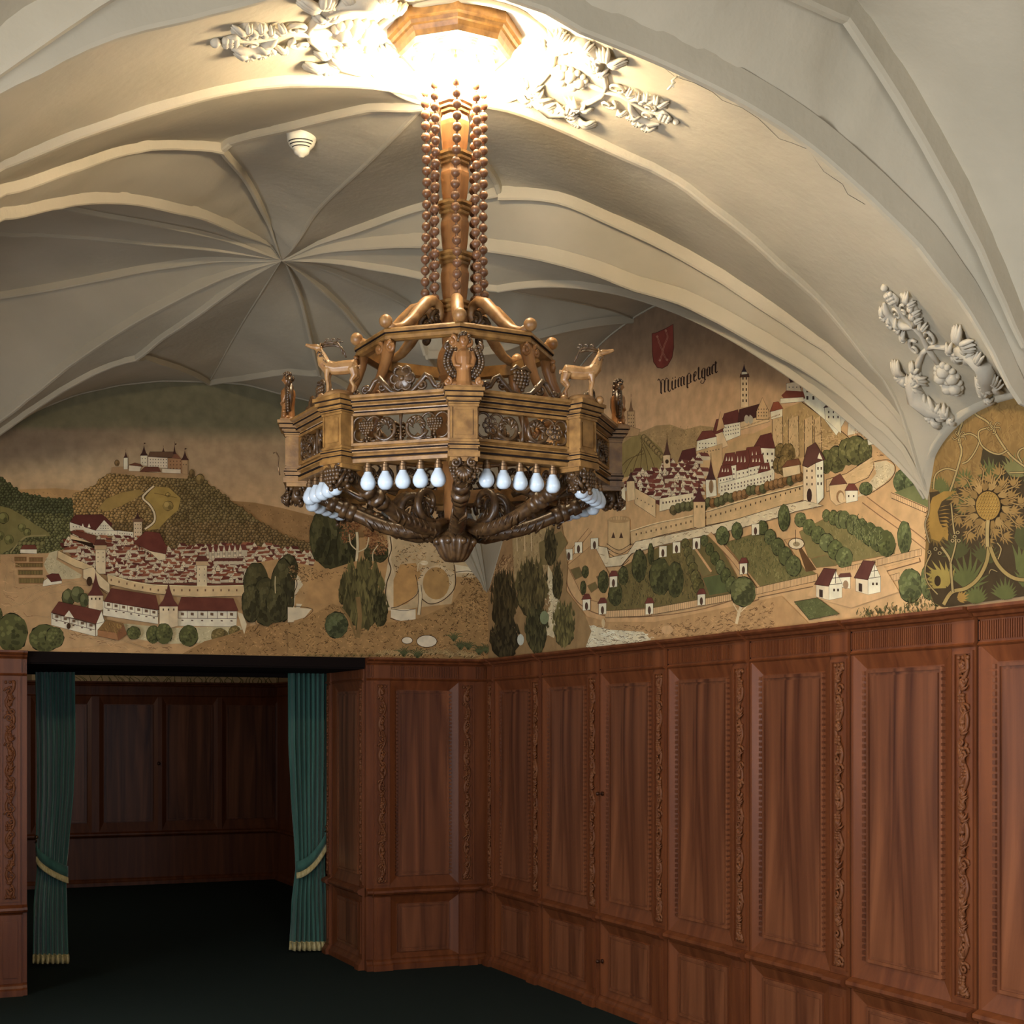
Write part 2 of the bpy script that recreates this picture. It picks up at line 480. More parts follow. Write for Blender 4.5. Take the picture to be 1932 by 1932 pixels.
# ---------------------------------------------------------------- carved panelling
class Fr:
    """wall frame: u along the wall, n out into the room, z up"""
    def __init__(s, p, du, dn): s.p = Vector(p); s.du = Vector(du); s.dn = Vector(dn)
    def __call__(s, u, n, z): return s.p+s.du*u+s.dn*n+Vector((0,0,z))
dS = W(1,0,0)-W(0,0,0); dT = W(0,1,0)-W(0,0,0)
def fbox(b, fr, u0, u1, n0, n1, z0, z1):
    b.hexa([fr(u0,n0,z0),fr(u1,n0,z0),fr(u1,n1,z0),fr(u0,n1,z0),fr(u0,n0,z1),fr(u1,n0,z1),fr(u1,n1,z1),fr(u0,n1,z1)])
def fprof(b, fr, u0, u1, prof):
    k = len(prof)
    V = [fr(u0,n,z) for n, z in prof]+[fr(u1,n,z) for n, z in prof]
    b.add(V, [(i,(i+1)%k,(i+1)%k+k,i+k) for i in range(k)]+[tuple(range(k)),tuple(range(2*k-1,k-1,-1))])
def frame4(b, fr, ua, ub, za, zb, n_out, ia, ib, ja, jb, n_in):
    o = [fr(ua,n_out,za),fr(ub,n_out,za),fr(ub,n_out,zb),fr(ua,n_out,zb)]
    i = [fr(ia,n_in,ja),fr(ib,n_in,ja),fr(ib,n_in,jb),fr(ia,n_in,jb)]
    b.add(o+i, [(0,1,5,4),(1,2,6,5),(2,3,7,6),(3,0,4,7)])
def rpanel(b, fr, u0, u1, z0, z1, n, beads=True, mw=.014):
    """inner field with a raised moulding round it and a row of small beads up both sides"""
    fbox(b, fr, u0, u1, 0, n, z0, z1)
    for (a, c, d, e) in ((u0,u1,z0,z0+mw),(u0,u1,z1-mw,z1),(u0,u0+mw,z0+mw,z1-mw),(u1-mw,u1,z0+mw,z1-mw)):
        fbox(b, fr, a, c, n, n+.009, d, e)
    fbox(b, fr, u0+mw+.012, u1-mw-.012, n, n+.006, z0+mw+.012, z1-mw-.012)
    if beads:
        k = int((z1-z0)/.026)
        for i in range(k):
            z = z0+(i+.5)*(z1-z0)/k
            for u in (u0-.016, u1+.001):
                fbox(b, fr, u, u+.015, n, n+.017, z-.008, z+.008)
def carving(b, fr, u0, u1, z0, z1, n, seed, m=1.0):
    """vine scroll in relief: wavy stem, leaves, volutes, fruit"""
    r = random.Random(seed); w = u1-u0; uc = (u0+u1)/2; H = z1-z0
    P = lambda u, z, h=.006: fr(uc+u, n+h, z)
    per = .19+.03*r.random(); ph = r.random()*6
    st = []
    k = int(H/.025)
    for i in range(k+1):
        z = z0+H*i/k; st.append(P(.26*w*math.sin(2*PI*(z-z0)/per+ph), z, .006))
    b.tube(st, .0075*m, 5, flat=1.5)
    z = z0+.02; side = 1
    def leaf(u, z, ang, L, wd):
        pts = []; 
        for i in range(5):
            f = i/4; a = ang+f*1.1*side
            pts.append(P(u+L*f*math.cos(a), z+L*f*math.sin(a), .004+.011*math.sin(PI*f)))
        b.tube(pts, [wd*.35, wd, wd*.9, wd*.6, wd*.1], 5, flat=1.0)
    def vol(u, z, rr, sg):
        pts = []
        for i in range(12):
            f = i/11; a = sg*f*4.8*PI/2+r.random()*.1; q = rr*(1-.8*f)
            pts.append(P(u+q*math.cos(a), z+q*math.sin(a), .006+.006*f))
        b.tube(pts, [.007*m*(1-.3*i/11) for i in range(12)], 5)
        b.ell(pts[-1], .008*m, 6, 4)
    while z < z1-.03:
        u = -.12*w*side
        t = r.random()
        if t < .3: vol(u+side*.2*w, z, .30*w, side)
        elif t < .45:
            for q in range(9):
                b.ell(P(u+.2*w*side+(q%3-1)*.011+r.uniform(-.003,.003), z+(q//3-1)*.012, .009), .0085*m, 6, 4)
        else:
            for q in range(5): leaf(u, z, (0 if side > 0 else PI)+(-.9+.45*q)+r.uniform(-.1,.1), .34*w+.014*r.random(), .0085*m)
        if r.random() < .5: leaf(-u, z+.015, PI/2+r.uniform(-.6,.6), .3*w, .008*m)
        z += .036+.012*r.random(); side = -side
    for zz in (z0+.012, z1-.012):
        for q in (-1,0,1): b.ell(P(q*.28*w, zz, .006), .010*m, 6, 4)
RAIL = [(0,.495),(.030,.495),(.036,.505),(.058,.512),(.068,.525),(.066,.540),(.048,.549),(.034,.556),(0,.556)]
BASE = [(0,0),(.062,0),(.062,.036),(.050,.046),(.044,.062),(.030,.075),(0,.075)]
CORN = [(0,2.062),(.036,2.062),(.042,2.070),(.060,2.074),(.066,2.086),(.084,2.092),(.092,2.100),(.092,2.112),(0,2.112)]
ARCH = [(0,1.958),(.034,1.958),(.044,1.966),(.036,1.974),(.036,1.978),(0,1.978)]
def shift(prof, d): return [(n+d if n > 0 else n, z) for n, z in prof]
def bay(fr, U0, U1, pil, pan, label, seed, group, knobs=None, beads=True, cat='wall panelling', name='panelling_bay', lowp=None, corn=True):
    mid = (U0+U1)/2
    T = thing(name, fr(mid,0,0), label, cat, group)
    b = MB(); fbox(b, fr, U0, U1, 0, .012, 0, 2.11)
    segs = []                                   # stiles between the panels
    edges = sorted([(a-.075, c+.075) for a, c in pan])
    for a, c in edges:
        a = max(a, U0); c = min(c, U1); segs.append((a, c))
    u = U0
    for a, c in segs+[(U1, U1)]:
        if a-u > .003: fbox(b, fr, u, a, .012, .036, .075, 1.958)
        u = c
    for (a, c), (pa, pc) in zip(segs, sorted(pan)):
        for (za, zb, ja, jb) in ((.556,1.958,.632,1.892),(.075,.495,.115,.438)):
            fbox(b, fr, a, c, .012, .016, za, zb)
            frame4(b, fr, a, c, za, zb, .037, pa, pc, ja, jb, .014)
    b.build('frame', M['wood'], T)
    if name == 'panelling_bay' and U1-U0 > .7 and fr is frR:
        b = MB(); fbox(b, fr, U1+.001, U1+.006, 0, .034, .0, 2.10); b.build('dark_joint', M['wood_dark'], T)
    for (pa, pc) in pan:
        b = MB(); rpanel(b, fr, pa, pc, .632, 1.892, .018, beads); b.build('upper_panel', M['wood_panel'], T)
        b = MB(); rpanel(b, fr, pa, pc, .115, .438, .018, False); b.build('lower_panel', M['wood_panel'], T)
    for i, (a, c) in enumerate(pil):
        b = MB(); w = c-a
        fbox(b, fr, a-.008, c+.008, .036, .044, .556, 1.958)
        for (q0,q1,y0,y1) in ((a-.002,a+.010,.575,1.945),(c-.010,c+.002,.575,1.945),(a+.010,c-.010,.575,.588),(a+.010,c-.010,1.932,1.945)):
            fbox(b, fr, q0, q1, .044, .054, y0, y1)
        fbox(b, fr, a-.008, c+.008, .036, .056, .075, .495)
        fbox(b, fr, a+.012, c-.012, .056, .062, .11, .46)
        p = b.build('pilaster', M['wood'], T)
        b = MB(); carving(b, fr, a+.010, c-.010, .59, 1.93, .042, seed*10+i)
        b.build('carved_vine', M['wood_carve'], p)
    def runs(prof, out):
        b = MB(); u = U0
        for a, c in sorted(pil):
            a -= .018; c += .018; a = max(a, U0); c = min(c, U1)
            if a > u: fprof(b, fr, u, a, prof)
            fprof(b, fr, a, c, shift(prof, out)); u = c
        if U1 > u+.002: fprof(b, fr, u, U1, prof)
        return b
    runs(BASE, .022).build('baseboard', M['wood'], T)
    runs(RAIL, .022).build('chair_rail', M['wood'], T)
    b = runs(ARCH, .016); b.build('architrave', M['wood'], T)
    b = MB(); fbox(b, fr, U0, U1, .012, .030, 1.978, 2.062)
    n = int((U1-U0)/.0125)
    for i in range(n):
        u = U0+(i+.5)*(U1-U0)/n
        fbox(b, fr, u-.0035, u+.0035, .030, .037, 1.984, 2.056)
    for a, c in pil: fbox(b, fr, max(U0,a-.01), min(U1,c+.01), .030, .050, 1.978, 2.062)
    b.build('fluted_frieze', M['wood'], T)
    if corn: runs(CORN, .016).build('cornice', M['wood'], T)
    for kz, ku in (knobs or []):
        b = MB(); c = fr(ku, .0, kz)
        b.tube([fr(ku,.03,kz),fr(ku,.058,kz)], .005, 8); b.ell(fr(ku,.066,kz), .012, 10, 8); b.tube([fr(ku,.034,kz),fr(ku,.040,kz)], .013, 10)
        b.build('door_knob', M['knob'], T)
    return T
frR = Fr(W(0,0,0), dS, dT)      # right wall
G = 'carved panelling bays along the right wall'
seams = [.21,.985,1.80,2.605,3.415,4.225,5.035,5.845,6.655,7.465,8.275]
lab = ['narrow corner strip of carved panelling where the right wall meets the back wall',
 'first full panelled bay from the far corner, narrow in the distance',
 'second panelled bay from the far corner, beside the seam with the brass knobs',
 'third panelled bay from the corner, cupboard door bay with small knobs on its left edge',
 'fourth panelled bay from the corner, middle of the right wall, walnut with carved pilaster',
 'fifth panelled bay from the corner, left of the wide nearest full bay but one',
 'sixth panelled bay from the corner, the wide one under the white springer of the vault',
 'nearest panelled bay cut off by the right edge of the photo under the thistle painting',
 'panelled bay beyond the photo to the right']
bay(frR, .105, .205, [(.118,.195)], [], lab[0], 1, G)
for i in range(8):
    a, c = seams[i], seams[i+1]
    kn = [(1.255, a+.035),(.275, a+.035)] if i == 2 else None
    bay(frR, a+.003, c-.004, [(c-.125, c-.012)], [(a+.095, c-.225)], lab[i+1] if i < 7 else 'panelled bay beyond the right edge, two bays from the vault springer', 2+i, G, kn)
# pier right of the opening: front face on the back wall, u runs from t=.92 down to 0
frB = Fr(W(0,0,0), dT, dS)
bay(frB, 0, .90, [(.125,.225),(.742,.842)], [(.300,.672)], 'panelled pier between the right curtain and the corner, carved strips both sides', 31, 'panelled faces of the opening')
frJ = Fr(W(0,.86,0), -dS, dT)
bay(frJ, .004, .88, [(.015,.075),(.80,.86)], [(.20,.68)], 'narrow side face of the pier, seen edge-on beside the right curtain', 41, 'panelled faces of the opening', beads=False)
# pier left of the opening
frL = Fr(W(0,0,0), dT, dS)
bay(frL, 3.08, 3.90, [(3.125,3.235)], [(3.40,3.70)], 'panelled pier at the left photo edge with a carved vine strip', 51, 'panelled faces of the opening')
b = MB()
for (a, c) in ((-.985,-1.0),): pass
slab('trim_5', (-1.10,.84,0), (-1.03,.955,2.05), M['wood'])
slab('trim_6', (-1.10,3.02,0), (-1.03,3.12,2.05), M['wood'])
slab('trim_7', (-1.10,.84,2.035), (-.0,3.12,2.112), M['wood_dark'])
slab('trim_8', (-1.16,.84,2.008), (-1.06,3.12,2.12), M['wood_dark'])
slab('trim_9', (-.045,.90,2.045), (.012,3.08,2.112), M['wood_dark'])
slab('trim_10', (-1.10,.84,2.10), (-1.0,3.12,3.2), M['sand'])
slab('trim_11', (-1.10,-.2,0), (-1.0,.86,3.2), M['wood'])
# panelling of the room behind the opening
frA = Fr(W(-6.16,0,0), dT, dS)
AP = lambda x: room(on_back(x, 1440, -6.15))[1]
ed = [AP(x) for x in (528,423,405,310,292,190,166)]
ed = [ed[0]-.0]+ed[1:]
t0 = AP(531)
T = thing('panelling_bay', frA(1.5,0,0), 'dark panelled wall at the back of the room behind the curtains', 'wall panelling')
b = MB(); fbox(b, frA, -.09, 4.45, 0, .012, 0, 2.11)
pans = []
wpan = ed[1]-AP(520); step = ed[4]-ed[2]
pp = [(AP(518),AP(427)),(AP(401),AP(314)),(AP(288),AP(196)),(AP(163),AP(163)+.5)]
x = pp[-1][1]+.14
while x < 3.9: pp.append((x, x+.5)); x += .64
u = -.1
for a, c in pp:
    a2, c2 = a-.05, c+.05
    fbox(b, frA, u, a2, .012, .036, .556, 1.958); u = c2
    fbox(b, frA, a2, c2, .012, .016, .556, 1.958)
    frame4(b, frA, a2, c2, .556, 1.958, .037, a, c, .66, 1.87, .014)
fbox(b, frA, u, 4.45, .012, .036, .556, 1.958)
fbox(b, frA, -.09, 4.45, .012, .03, .075, .495)
b.build('frame', M['wood'], T)
for a, c in pp:
    b = MB(); rpanel(b, frA, a, c, .66, 1.87, .018, False); b.build('upper_panel', M['wood_panel'], T)
for nm, pr in (('baseboard',BASE),('chair_rail',RAIL),('architrave',ARCH),('cornice',CORN)):
    b = MB(); fprof(b, frA, -.09, 4.45, pr); b.build(nm, M['wood'], T)
b = MB(); fbox(b, frA, -.09, 4.45, .012, .03, 1.978, 2.062)
for i in range(340): 
    u = -.09+4.54*(i+.5)/340; fbox(b, frA, u-.004, u+.004, .03, .037, 1.984, 2.056)
b.build('fluted_frieze', M['wood'], T)
ku = AP(298); b = MB(); b.ell(frA(ku,.06,1.26), .02, 8, 6); b.tube([frA(ku,.03,1.26),frA(ku,.05,1.26)], .008, 6); b.build('door_knob', M['knob'], T)
frAR = Fr(W(0,-.10,0), dS, dT)
T = thing('panelling_bay', frAR(-3.5,0,0), 'dark side wall panelling just left of the right curtain, in the room behind', 'wall panelling')
b = MB(); fbox(b, frAR, -6.04, -1.1, 0, .036, 0, 2.06)
for k in range(7):
    a = -5.95+k*.7; frame4(b, frAR, a-.05, a+.55, .556, 1.958, .0365, a, a+.5, .62, 1.89, .030)
b.build('frame', M['wood'], T)
for nm, pr in (('baseboard',BASE),('chair_rail',RAIL),('architrave',ARCH),('cornice',CORN)):
    b = MB(); fprof(b, frAR, -6.04, -1.1, pr); b.build(nm, M['wood'], T)

# ---------------------------------------------------------------- curtains
def lerp_tab(tab, y):
    if y <= tab[0][0]: return tab[0][1]
    for a, c in zip(tab, tab[1:]):
        if y <= c[0]: return a[1]+(c[1]-a[1])*(y-a[0])/(c[0]-a[0])
    return tab[-1][1]
def curtain(Ltab, Rtab, ybot, tie, label, seed, s0, hookside):
    r = random.Random(seed)
    y0 = 1268
    pz = lambda x, y: room(on_back(x, y, s0))
    base = on_back((Ltab[0][1]+Rtab[0][1])/2, ybot, s0); base.z = 0
    T = thing('curtain', base, label, 'curtain', 'velvet curtains in the opening')
    nu, nv = 110, 60; nf = 7.5; V = []; Fc = []
    ph = [r.random()*6 for _ in range(6)]
    def surf(f, y, off=0):
        xl = lerp_tab(Ltab, y); xr = lerp_tab(Rtab, y); x = xl+(xr-xl)*f
        gy = (y-y0)/(ybot-y0)
        g = abs(y-tie[2])/200; am = .034*min(1, .45+g)
        wv = math.sin(2*PI*nf*f+ph[0]+.5*math.sin(gy*5+ph[1]))+.4*math.sin(2*PI*nf*1.9*f+ph[2]+gy*2)
        p = room(on_back(x, y, s0))
        return W(s0+am*wv+off, p[1], p[2])
    for j in range(nv+1):
        y = y0+(ybot-y0)*j/nv
        for i in range(nu+1): V.append(surf(i/nu, y))
    for j in range(nv):
        for i in range(nu):
            a = j*(nu+1)+i; Fc.append((a,a+1,a+nu+2,a+nu+1))
    b = MB(); b.add(V, Fc, True); o = b.build('drape', M['velvet'], T)
    md = o.modifiers.new('thick','SOLIDIFY'); md.thickness = .006; md.offset = 0
    # hem fringe: tufts along the bottom edge
    b = MB()
    for i in range(90):
        f = i/89; p = surf(f, ybot-9); q = surf(f, ybot+5); dsx = (q-p)
        q = q+dS*.006*math.sin(i*2.1)
        b.tube([p+dS*.008, (p+q)/2+dS*.014, q+dS*.008], [.006,.008,.009], 5)
    b.tube([surf(i/60, ybot-10)+dS*.008 for i in range(61)], .006, 5)
    b.build('hem_fringe', M['fringe'], T)
    # tieback band
    xa, ya, xb, yb = tie[0], tie[1], tie[3], tie[4]
    V = []; Fc = []; n = 24
    for i in range(n+1):
        f = i/n; x = xa+(xb-xa)*f; y = ya+(yb-ya)*(f**tie[5]); bul = .05+.045*math.sin(PI*f)
        for (dy, dd) in ((-10,0),(0,.008),(10,0)):
            p = room(on_back(x, y+dy, s0)); V.append(W(s0+bul+dd, p[1], p[2]))
    for i in range(n):
        for k in range(2): a = i*3+k; Fc.append((a,a+1,a+4,a+3))
    tb = MB(); tb.add(V, Fc, True); to = tb.build('tieback', M['velvet'], T)
    md = to.modifiers.new('thick','SOLIDIFY'); md.thickness = .008; md.offset = 0
    b = MB(); m = 44
    for i in range(m):
        f = (i+.5)/m; x = xa+(xb-xa)*f; y = ya+(yb-ya)*(f**tie[5])+11; bul = .056+.045*math.sin(PI*f)
        p = room(on_back(x, y, s0)); q = room(on_back(x, y+11, s0))
        b.tube([W(s0+bul,p[1],p[2]),W(s0+bul+.006,q[1],q[2])], [.006,.0075], 5)
    b.build('tieback_fringe', M['fringe'], to)
    hx, hy = (xa, ya) if hookside == 0 else (xb, yb)
    p = room(on_back(hx, hy-10, s0)); b = MB()
    b.tube([W(s0-.02,p[1],p[2]),W(s0+.05,p[1],p[2]+.01),W(s0+.06,p[1],p[2]+.035)], .006, 6); b.ell(W(s0+.06,p[1],p[2]+.042), .014, 8, 6)
    b.build('hook', M['brass'], T)
curtain([(1268,66),(1400,69),(1500,70),(1600,67),(1640,70),(1700,64),(1812,62)],[(1268,142),(1400,143),(1500,139),(1600,130),(1640,126),(1700,127),(1812,130)],
        1811, (67,1600,1640,126,1643,.55), 'dark green velvet curtain at the left of the opening, tied back low', 3, -.965, 0)
curtain([(1268,545),(1400,546),(1500,551),(1590,557),(1640,559),(1700,552),(1790,547)],[(1268,616),(1400,616),(1500,614),(1590,612),(1640,611),(1700,613),(1790,616)],
        1787, (556,1634,1620,612,1580,1.5), 'green velvet curtain at the right of the opening, brighter and tied to the right', 5, -.965, 1)
# ---------------------------------------------------------------- chandelier
CYY = 4.9; CXX = (858-966)/F*CYY
CH = thing('chandelier', (CXX,CYY,2.2), 'large carved octagonal wooden chandelier with stags, angels and a ring of opal bulbs', 'chandelier')
ROT = R(-85)
def A(k, r, z, off=0.0):            # k-th vertex direction (k may be fractional)
    a = ROT+k*PI/4
    return Vector((CXX+r*math.cos(a)-off*math.sin(a), CYY+r*math.sin(a)+off*math.cos(a), z))
def side(k, f, r, z, out=0.0):      # point along side k..k+1 at fraction f
    p = A(k, r, z).lerp(A(k+1, r, z), f)
    if out: n = A(k+.5, 1, 0)-A(k+.5, 0, 0); p = p+n.normalized()*out
    return p
ax = Vector((CXX, CYY, 0))
# shaft
cols_ = [3.745,3.689,3.52,3.356,3.19,3.03]
prof = [(.034,2.29),(.040,2.40),(.036,2.46),(.046,2.50),(.036,2.54),(.060,2.60),(.082,2.64),(.086,2.70),(.070,2.725),(.062,2.74)]
b = MB().lathe(ax, prof, 8, ROT+PI/8); b.build('lower_baluster', M['shaft'], CH)
b = MB().lathe(ax, [(.040,2.74),(.050,2.752),(.043,2.764),(.055,2.776),(.046,2.788),(.058,2.80),(.052,2.812),(.060,2.83),(.064,2.85),(.058,2.875),(.044,2.90),(.044,2.915)], 8, ROT+PI/8); b.build('turned_neck', M['shaft'], CH)
pr = [(.045,2.915),(.045,3.00)]
zz = [3.03,3.19,3.356,3.52,3.689]
for i, z in enumerate(zz):
    pr += [(.046,z-.016)]
    if i < 4:
        z2 = zz[i+1]
        pr += [(.040,z+.018),(.045,z+.05),(.050,(z+z2)/2+.02),(.050,z2-.05),(.040,z2-.018)]
pr += [(.040,3.705),(.040,3.89)]
pr.sort(key=lambda q: q[1])
b = MB().lathe(ax, pr, 8, ROT+PI/8); b.build('shaft', M['shaft'], CH)
for z in zz:
    b = MB().lathe(ax, [(.040,z-.024),(.050,z-.022),(.050,z-.014),(.045,z-.012),(.056,z-.008),(.056,z+.000),(.049,z+.003),(.060,z+.008),(.060,z+.017),(.040,z+.022)], 8, ROT+PI/8)
    b.build('collar', M['gilt'], CH)
# strings of turned beads
for k in range(8):
    b = MB(); z = 3.04; i = 0
    while z < 3.83:
        o = .003*math.sin(i*.5+k)
        c = A(k, .098-.004*math.sin((z-3.04)*4)+o*.5, z, o)
        b.ell(c, .0150, 12, 10); b.tube([c+Vector((0,0,.010)),c+Vector((0,0,.027))], .0045, 6)
        z += .0367; i += 1
    b.build('bead_string', M['bead'], CH)
# ceiling canopy and its lit globes
b = MB().lathe(ax, [(.222,3.965),(.222,3.912),(.212,3.906),(.207,3.896),(.200,3.892),(.192,3.879),(.186,3.862),(.172,3.858),(.165,3.868),(.0,3.87)], 8, ROT)
cano = b.build('ceiling_canopy', M['gilt'], CH)
for k in range(8):
    b = MB().lathe(A(k+.5, .118, 3.852), [(.028,.016),(.028,.008),(.024,.008),(.024,0),(.020,0),(.020,-.008),(0,-.008)], 14); b.build('lamp_socket', M['white'], cano)
for k in range(8):
    c = A(k+.5, .108, 3.772)
    b = MB().ell(c, (.036,.036,.040), 16, 12); b.tube([c+Vector((0,0,.03)),c+Vector((0,0,.055))], .018, 10)
    b.build('lit_globe', M['lamp'], CH)
# main ring
def ringp(name, prof, m, parent=CH):
    b = MB().lathe(ax, prof, 8, ROT, close=True); return b.build(name, m, parent)
ringp('upper_cornice', [(.470,2.600),(.470,2.642),(.560,2.642),(.560,2.634),(.549,2.630),(.549,2.620),(.538,2.616),(.538,2.606),(.524,2.602),(.520,2.592),(.480,2.592)], M['gilt'])
ringp('lower_moulding', [(.455,2.450),(.455,2.498),(.516,2.498),(.520,2.488),(.532,2.486),(.532,2.474),(.520,2.470),(.524,2.458),(.530,2.455),(.530,2.444),(.470,2.444)], M['gilt'])
def shade_rings(zr, name='shade_line', m=M['wood_dark']):  # dark rings that stand in for shade in the moulding steps
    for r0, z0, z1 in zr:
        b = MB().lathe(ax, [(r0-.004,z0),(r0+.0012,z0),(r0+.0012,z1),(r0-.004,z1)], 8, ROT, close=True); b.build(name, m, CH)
shade_rings([(.549,2.6215,2.6265),(.538,2.607,2.6125),(.522,2.594,2.599),(.531,2.4775,2.4825),(.527,2.4585,2.4635)])
def spiral(b, P, cu, cz, r0, turns, sg, a0, rad, n=14):
    pts = []
    for i in range(n+1):
        f = i/n; a = a0+sg*f*turns*2*PI; q = r0*(1-.82*f)
        pts.append(P(cu+q*math.cos(a), cz+q*math.sin(a), .002))
    b.tube(pts, [rad*(1-.35*i/n) for i in range(n+1)], 6)
    b.ell(pts[-1], rad*1.3, 6, 5)
def grapes(b, P, cu, cz, rr, br, seed=1, h=0.0):
    r = random.Random(seed); row = 0; z = cz+rr*.75
    while z > cz-rr*1.15:
        wd = rr*(1.0 if z > cz else max(.12, 1-((cz-z)/rr)**1.3))
        n = max(1, int(2*wd/(br*1.5)))
        for i in range(n):
            u = cu+(i-(n-1)/2)*br*1.55+(row % 2)*br*.3
            b.ell(P(u, z, h+.004*math.cos(PI*.5*(u-cu)/max(rr,1e-4))+.002), br, 7, 5)
        z -= br*1.45; row += 1
def flower(b, P, cu, cz, rr, n=6, h=0):
    for i in range(n):
        a = 2*PI*i/n
        c = (cu+.6*rr*math.cos(a), cz+.6*rr*math.sin(a))
        pts = [P(c[0]+.36*rr*math.cos(q*PI/4), c[1]+.36*rr*math.sin(q*PI/4), h) for q in range(9)]
        b.tube(pts, rr*.13, 5, cap=False)
    b.ell(P(cu, cz, h+.003), rr*.24, 8, 6)
def panel_open(k, kind):
    p0 = side(k, .10, .535, 0); p1 = side(k, .90, .535, 0)
    L = (p1-p0).length; du = (p1-p0)/L; dn = (A(k+.5,1,0)-A(k+.5,0,0)).normalized()
    mid = (p0+p1)/2
    # the ring side runs at apothem distance
    ap = .515*math.cos(PI/8); mid = A(k+.5, ap, 0)
    P = lambda u, z, h=0: mid+du*u+dn*h+Vector((0,0,z))
    b = MB(); hw = L/2; z0, z1 = 2.500, 2.590; zc = (z0+z1)/2
    for (a, c, d, e) in ((-hw,-hw+.012,z0,z1),(hw-.012,hw,z0,z1),(-hw,hw,z0-.004,z0+.004),(-hw,hw,z1-.004,z1+.004)):
        b.hexa([P(a,d,-.012),P(c,d,-.012),P(c,d,.010),P(a,d,.010),P(a,e,-.012),P(c,e,-.012),P(c,e,.010),P(a,e,.010)])
    fr = b.build('openwork_frame', M['gilt'], CH)
    b = MB(); h = .038
    b.tube([P(0,z0,0),P(0,z0+.02,.003),P(0,zc,.004),P(0,z1-.02,.003),P(0,z1,0)], [.007,.005,.0035,.005,.007], 6)
    for sg in (-1, 1):
        # big S scroll with acanthus fingers
        pts = []
        for i in range(17):
            f = i/16; a = PI*.9-f*PI*2.0
            q = h*(.98-.30*f)
            pts.append(P(sg*(.050+q*.95*math.cos(a)*-1), zc+q*math.sin(a)*-1, .003))
        b.tube(pts, [.0075-.003*i/16 for i in range(17)], 6)
        for i in range(6):
            a = -.4+i*.62
            c0 = (sg*(.050+.030*math.cos(a)), zc+.030*math.sin(a))
            c1 = (sg*(.050+.010*math.cos(a+.9)), zc+.010*math.sin(a+.9))
            m_ = ((c0[0]+c1[0])/2, (c0[1]+c1[1])/2+.004)
            b.tube([P(*c0,.004),P(*m_,.008),P(*c1,.003)], [.0055,.0048,.0012], 5)
        b.tube([P(sg*.02,z0+.012,.002),P(sg*.055,z0+.006,.003),P(sg*.09,z0+.012,.003)], [.004,.006,.003], 5)
        # quatrefoil round the fruit
        cu = sg*(hw-.054)
        for (du_, dz_, rr, a0, a1) in ((-.022,.016,.022,-.3,3.6),(.022,.016,.022,-.6,3.4),(-.02,-.014,.022,2.4,5.2),(.02,-.014,.022,-2.0,.8)):
            pts = [P(cu+du_+rr*math.cos(a0+(a1-a0)*q/9), zc+dz_+rr*math.sin(a0+(a1-a0)*q/9), .002) for q in range(10)]
            b.tube(pts, .0040, 5)
        b.tube([P(cu,z0,.0),P(cu,z0+.02,.003)], [.006,.003], 5)
        if kind == 0: grapes(b, P, cu, zc, .024, .0052, 3, .006)
        else: flower(b, P, cu, zc, .026, 6, .006)
    b.build('openwork_scroll', M['carved'], fr)
for k in range(8):
    kk = (k+1) % 2
    panel_open(k, 0 if k in (7,1,3,5) else 1)
